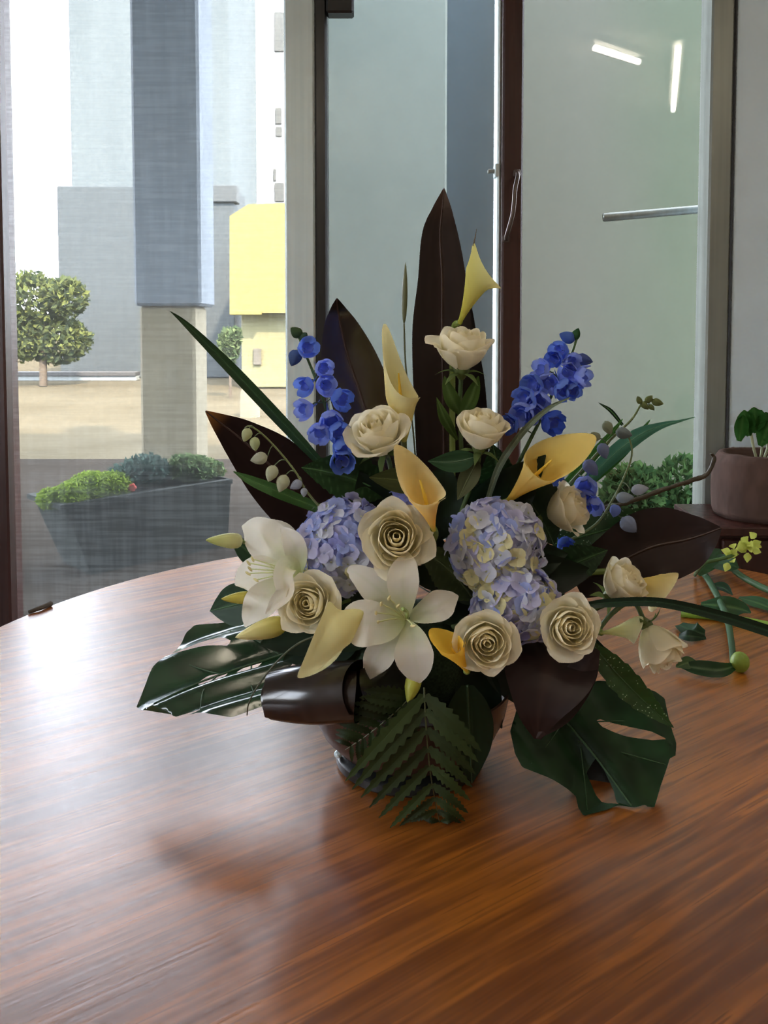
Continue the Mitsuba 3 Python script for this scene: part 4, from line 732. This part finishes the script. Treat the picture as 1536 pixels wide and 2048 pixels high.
def near(pts, q): return pts[np.argmin(((pts - q) ** 2).sum(1))]
k = thing('delphinium', 'blue delphinium spike left of the shiny brown leaf', 'delphinium'); Yd = 1.12
sp_ = [(595, 668, Yd), (612, 710, Yd), (636, 770, Yd), (660, 840, Yd), (690, 930, Yd), (720, 1000, 1.15)]; stem(k, sp_, [.0028, .0014][::-1], [.05, .11, .03], 40); SP = spline(np.array([P(*q) for q in sp_]), 60)
for i, (x, y, s, dx, dz, ci) in enumerate(((614, 697, 38, .5, .1, 1), (645, 736, 36, .8, -.2, 2), (612, 770, 38, -.5, -.3, 1), (651, 770, 40, .2, -.1, 2), (680, 797, 44, .8, -.2, 0), (611, 817, 40, -.7, -.4, 2), (660, 838, 46, .1, -.6, 2), (640, 862, 42, -.4, -.7, 2), (673, 862, 42, .3, -.7, 1), (682, 893, 40, .5, -.6, 1), (684, 920, 46, .1, -.5, 1))):
    bell(k, x, y, Yd - .018, s, (dx, -.75, dz), ci, 100 + i, near(SP, P(x, y, Yd)))
dbud(k, 589, 716, Yd - .01, 36, (-.3, -.2, -.8), [.10, .16, .34], near(SP, P(600, 690, Yd)), .40)
dbud(k, 592, 664, Yd, 28, (-.6, -.2, .5), [.07, .12, .06], SP[0], .42); dbud(k, 608, 672, Yd, 20, (.5, -.3, .5), [.08, .14, .09], SP[1], .42)
k = thing('delphinium', 'blue delphinium spike on the right before the right glass panel', 'delphinium'); Yd = 1.12
sp_ = [(1158, 662, Yd), (1142, 710, Yd), (1112, 770, Yd), (1090, 820, Yd), (1050, 900, Yd), (1000, 1000, 1.15)]; stem(k, sp_, [.0014, .0028], [.05, .11, .03], 40); SP = spline(np.array([P(*q) for q in sp_]), 60)
for i, (x, y, s, dx, dz, ci) in enumerate(((1120, 701, 36, -.5, .1, 1), (1110, 716, 34, -.8, -.1, 0), (1140, 722, 34, .2, -.1, 2), (1133, 742, 38, .1, -.4, 2), (1163, 752, 40, .8, -.3, 2), (1085, 742, 38, -.7, .1, 2), (1096, 764, 42, -.2, -.5, 2), (1128, 776, 46, .3, -.7, 1), (1145, 778, 34, .6, -.5, 1), (1068, 768, 42, -.7, -.1, 1), (1052, 796, 46, -.7, -.3, 1), (1078, 800, 44, -.1, -.5, 2), (1047, 826, 46, -.5, -.6, 2), (1068, 822, 40, .1, -.6, 2), (1102, 843, 48, .4, -.5, 3), (1020, 848, 40, -.8, -.1, 0))):
    bell(k, x, y, Yd - .018, s, (dx, -.75, dz), ci, 200 + i, near(SP, P(x, y, Yd)))
dbud(k, 1134, 674, Yd, 36, (-.8, -.2, .3), [.10, .18, .50], near(SP, P(1150, 680, Yd))); dbud(k, 1168, 720, Yd, 36, (.9, -.2, -.2), [.10, .14, .36], near(SP, P(1145, 715, Yd))); dbud(k, 1152, 668, Yd, 26, (.3, -.2, .8), [.05, .13, .06], SP[0])
k = thing('delphinium', 'spray of closed grey blue delphinium buds stretching to the upper right', 'delphinium'); Yd = 1.17
sp_ = [(1308, 802, Yd), (1285, 806, Yd), (1262, 840, Yd), (1215, 885, Yd), (1160, 945, Yd), (1100, 1010, Yd), (1050, 1060, 1.16)]; stem(k, sp_, [.0011, .0026], [.12, .17, .06], 40); SP = spline(np.array([P(*q) for q in sp_]), 60)
GB = [.24, .28, .42]
for i, (x, y, l, dx, dz, c) in enumerate(((1216, 856, 30, .2, -.6, [.30, .33, .24]), (1248, 867, 34, .9, -.2, [.22, .26, .26]), (1207, 902, 34, .2, -.8, GB), (1148, 893, 34, -.7, -.3, [.12, .18, .42]), (1182, 936, 40, .6, -.7, [.24, .28, .46]), (1190, 872, 26, -.6, .4, [.34, .36, .26]))):
    dbud(k, x, y, Yd - .015, l, (dx, -.3, dz), c, near(SP, P(x, y, Yd)))
for i, (x, y, l, dx, dz) in enumerate(((1315, 805, 24, .9, -.2), (1298, 798, 20, .5, .6), (1290, 812, 20, .6, -.6), (1278, 800, 18, -.4, .8), (1303, 815, 16, .6, -.6))): dbud(k, x, y, Yd, l, (dx, -.2, dz), [.20, .24, .10], near(SP, P(x, y, Yd)), .34)
for i, (x, y, s, ci) in enumerate(((1172, 968, 40, 2), (1168, 992, 36, 2), (1188, 1008, 38, 2), (1162, 1012, 32, 1), (1108, 945, 44, 0), (1128, 1088, 34, 0))): bell(k, x, y, Yd - .02, s, ((-.3, .3)[i % 2], -.7, -.5), ci, 300 + i, near(SP, P(x, y, Yd)))
k = thing('delphinium', 'drooping side shoot with pale blue buds over the speckled leaf at the right', 'delphinium')
sp_ = [(1254, 862, Yd), (1264, 905, Yd), (1250, 950, Yd), (1225, 1000, Yd), (1190, 1050, Yd), (1120, 1090, 1.16)]; stem(k, sp_, [.0011, .002], [.16, .22, .10], 30); SP = spline(np.array([P(*q) for q in sp_]), 60)
for i, (x, y, l, dx, dz, c) in enumerate(((1280, 979, 36, .9, .2, [.46, .50, .58]), (1250, 995, 36, .8, .1, [.34, .40, .46]), (1230, 1022, 28, -.2, -.5, [.22, .30, .60]), (1258, 1050, 40, .7, -.7, [.30, .35, .48]))): dbud(k, x, y, Yd - .02, l, (dx, -.3, dz), c, near(SP, P(x, y, Yd)), .32 if i < 2 else .42)
k = thing('delphinium', 'arching stem of pale green white buds over the left brown leaf', 'delphinium'); Yd = 1.07
sp_ = [(486, 862, Yd), (498, 852, Yd), (522, 866, Yd), (556, 900, Yd), (592, 945, Yd), (615, 985, Yd), (680, 1060, 1.13)]; stem(k, sp_, [.0010, .0016], [.16, .19, .07], 30); SP = spline(np.array([P(*q) for q in sp_]), 60)
for x, y, l, dx, dz, c in ((493, 870, 30, -.3, -.8, [.55, .58, .36]), (510, 888, 30, .1, -.8, [.55, .60, .36]), (518, 917, 36, -.9, -.2, [.58, .60, .48]), (543, 947, 36, -.3, -.8, [.60, .62, .46]), (565, 967, 38, -.3, -.8, [.58, .60, .44]), (592, 970, 28, -.6, -.3, [.42, .46, .56]), (608, 985, 20, 0, -.8, [.42, .46, .52])):
    dbud(k, x, y, Yd - .01, l, (dx, -.3, dz), c, near(SP, P(x + 14, y - 16, Yd)), .36)

# ------------------------------------------------------------------ loose stems lying on the right of the table
def PT(x, y, h=0.006):
    d = P(x, y, 1.0) - EYE; return EYE + d * ((TZ + h - ZC) / d[2])
def tstem(parent, pts, r, c, n=30, name='stem'):
    p = spline(np.array([PT(*q) for q in pts]), n); t_ = tube(p, r, 10); t_.vertices[:, 2] = np.maximum(t_.vertices[:, 2], TZ + .0006); return part(parent, name, t_, 'm_stem', True, color=flat(t_, c) * (.85 + .3 * meshkit.noise(np.asarray(t_.vertices) * 40)[:, None]))
def tleaf(parent, pts, c, rib, seed=0, h=.008, **kw):
    W = np.array([[*PT(x, y, hh), w * PT(x, y)[1] / F] for x, y, hh, w in pts]); b = ribbon_w(W, 22, 9, face=(0, -.75, .65), fold=.2, **kw); b.vertices[:, 2] = np.maximum(b.vertices[:, 2], TZ + .001)
    return part(parent, 'leaf', b, 'm_leaf', True, color=leafcol(b, c, rib, seed))
k = thing('plant_cutting', 'bright lime green flower stem lying on the table at the right edge', 'plant stem'); tstem(k, [(1362, 1226, .008), (1440, 1234, .008), (1540, 1252, .008), (1640, 1272, .008)], [.0085, .009], [.20, .34, .04])
k = thing('plant_cutting', 'leafy green stem lying crosswise on the right of the table with a round green knob', 'plant stem')
tstem(k, [(1398, 1135, .012), (1420, 1165, .016), (1450, 1225, .022), (1462, 1280, .016), (1466, 1325, .008)], [.008, .0055], [.025, .075, .03])
q = PT(1480, 1324, .018); m_ = trimesh.creation.icosphere(3, 1); m_.vertices = m_.vertices * [.016, .016, .018] + q; part(k, 'knob', m_, 'm_stem', True, color=flat(m_, [.20, .30, .04]), label='round yellow green knob')
tleaf(k, [(1400, 1130, .015, 10), (1425, 1125, .035, 44), (1455, 1128, .045, 46), (1478, 1136, .04, 3)], [.018, .065, .02], [.03, .1, .03], 1)
tleaf(k, [(1396, 1150, .02, 10), (1408, 1130, .04, 36), (1428, 1112, .05, 34), (1440, 1098, .05, 3)], [.022, .075, .022], [.03, .1, .03], 2)
tleaf(k, [(1424, 1170, .02, 6), (1445, 1175, .02, 24), (1465, 1190, .012, 3)], [.014, .05, .02], [.03, .1, .03], 3)
tleaf(k, [(1402, 1208, .01, 8), (1445, 1212, .015, 40), (1480, 1218, .012, 34), (1502, 1226, .01, 3)], [.022, .08, .025], [.10, .2, .07], 4)
tleaf(k, [(1476, 1330, .01, 8), (1440, 1340, .014, 30), (1395, 1336, .014, 30), (1352, 1330, .01, 3)], [.018, .06, .02], [.12, .2, .10], 5)
tleaf(k, [(1400, 1330, .012, 6), (1375, 1326, .018, 26), (1352, 1334, .01, 3)], [.08, .16, .06], [.15, .25, .1], 6)
k = thing('plant_cutting', 'thick green stem running off the right edge beside the yellow green blossom', 'plant stem'); tstem(k, [(1440, 1112, .02), (1480, 1150, .02), (1540, 1182, .012), (1620, 1215, .009)], [.007, .008], [.035, .10, .03])
tleaf(k, [(1478, 1195, .008, 6), (1520, 1208, .01, 34), (1570, 1232, .008, 3)], [.03, .10, .03], [.08, .18, .05], 7)
k = thing('loose_leaf', 'dark green torn leaf lying behind the drooping rose', 'leaf'); tleaf(k, [(1358, 1250, .006, 20), (1385, 1262, .01, 44), (1410, 1268, .006, 16)], [.012, .045, .016], [.03, .08, .03], 8)
tleaf(k, [(1358, 1272, .006, 10), (1380, 1272, .012, 24), (1412, 1276, .006, 6)], [.010, .035, .014], [.03, .08, .03], 9)
k = thing('yellow_blossom', 'small yellow green blossom in front of the dark sideboard', 'flower')
r_ = np.random.default_rng(8); c0 = P(1482, 1098, 1.85)
for i in range(26):
    t = i / 25; q = c0 + np.array([(t - .5) * .066, r_.normal() * .008, (t - .5) * .030 + r_.normal() * .009]); d = unit(r_.normal(size=3) + [.3, -.5, .5])
    m_ = ribbon_w(np.array([[*q, .004], [*(q + d * .010), .017], [*(q + d * .022), .001]]), 8, 5, cup=.4); part(k, 'petal', m_, 'm_petal', True, color=flat(m_, [.55, .60, .14]))
stem(k, [(1470, 1110, 1.85), (1440, 1118, 1.84), (1410, 1125, 1.82)], .004, [.06, .13, .04]); stem(k, np.array([P(1412, 1124, 1.82), P(1400, 1135, 1.83), PT(1390, 1150, .006)]), .004, [.05, .11, .04], world=True)

# ------------------------------------------------------------------ brown planter with seedling on the sideboard
k = thing('plant_pot', 'rough dark brown round pot on the sideboard at the right edge', 'pot'); q = P(1520, 1000, 2.52); zt = P(1480, 1049, 2.4)[2]; R_ = abs(P(1428, 980, 2.52)[0] - q[0])
h_ = P(1500, 905, 2.52)[2] - zt
b = lathe([(.001, .001), (R_ * .93, .001), (R_ * .98, .02), (R_, h_ * .5), (R_ * .97, h_ * .85), (R_ * .86, h_ * .98), (R_ * .78, h_), (R_ * .70, h_ * .97), (R_ * .68, h_ * .85), (.001, h_ * .84)], 64, (q[0], q[1], zt)); b.vertices += unit(b.vertices - [q[0], q[1], zt + .1]) * ((meshkit.fbm(b.vertices * 30, 4) - .5) * .02)[:, None]; b.vertices[:, 2] = np.maximum(b.vertices[:, 2], zt + .001)
mat('m_pot', pr(proc(lambda p, n, uv: mix([0.045, 0.026, 0.020], [0.11, 0.062, 0.048], fbm(p.x * 40, p.y * 40, p.z * 14, 4))), 0.9)); part(k, 'pot', b, 'm_pot', True)
so = lathe([(.001, h_ * .88), (R_ * .69, h_ * .87)], 24, (q[0], q[1], zt)); part(k, 'soil', so, 'm_bark')
k = thing('seedling', 'bright green seedling growing from the rough brown pot', 'plant')
for i, (x, y, sx) in enumerate(((1498, 838, 34), (1512, 832, 40), (1530, 842, 40), (1478, 848, 26), (1545, 836, 36), (1520, 858, 34))):
    b = ribbon([(x, y + 34, 2.50, 8), (x - 5 + 3 * i, y + 12, 2.49, sx), (x - 8 + 5 * i, y - 8, 2.48, sx * .9), (x - 10 + 6 * i, y - 18, 2.47, 3)], 14, 7, cup=.3, ripple=.3, seed=i); part(k, 'leaf', b, 'm_leaf_thin', True, color=leafcol(b, [.04, .14, .03], [.08, .2, .05], i))
for i, (x, y) in enumerate(((1500, 860), (1518, 865), (1530, 862), (1545, 860))): stem(k, [(1515 + 5 * i, 925, 2.52), (x + 6, 890, 2.51), (x, y - 5, 2.50)], .004, [.42, .46, .30])
k = thing('twig', 'short brown twig lying at the far left rim of the table', 'twig'); t_ = tube(spline([PT(58, 1224, .004), PT(80, 1216, .006), PT(102, 1207, .006)], 12), [.004, .006], 7); one(k, t_, 'm_bark', True)
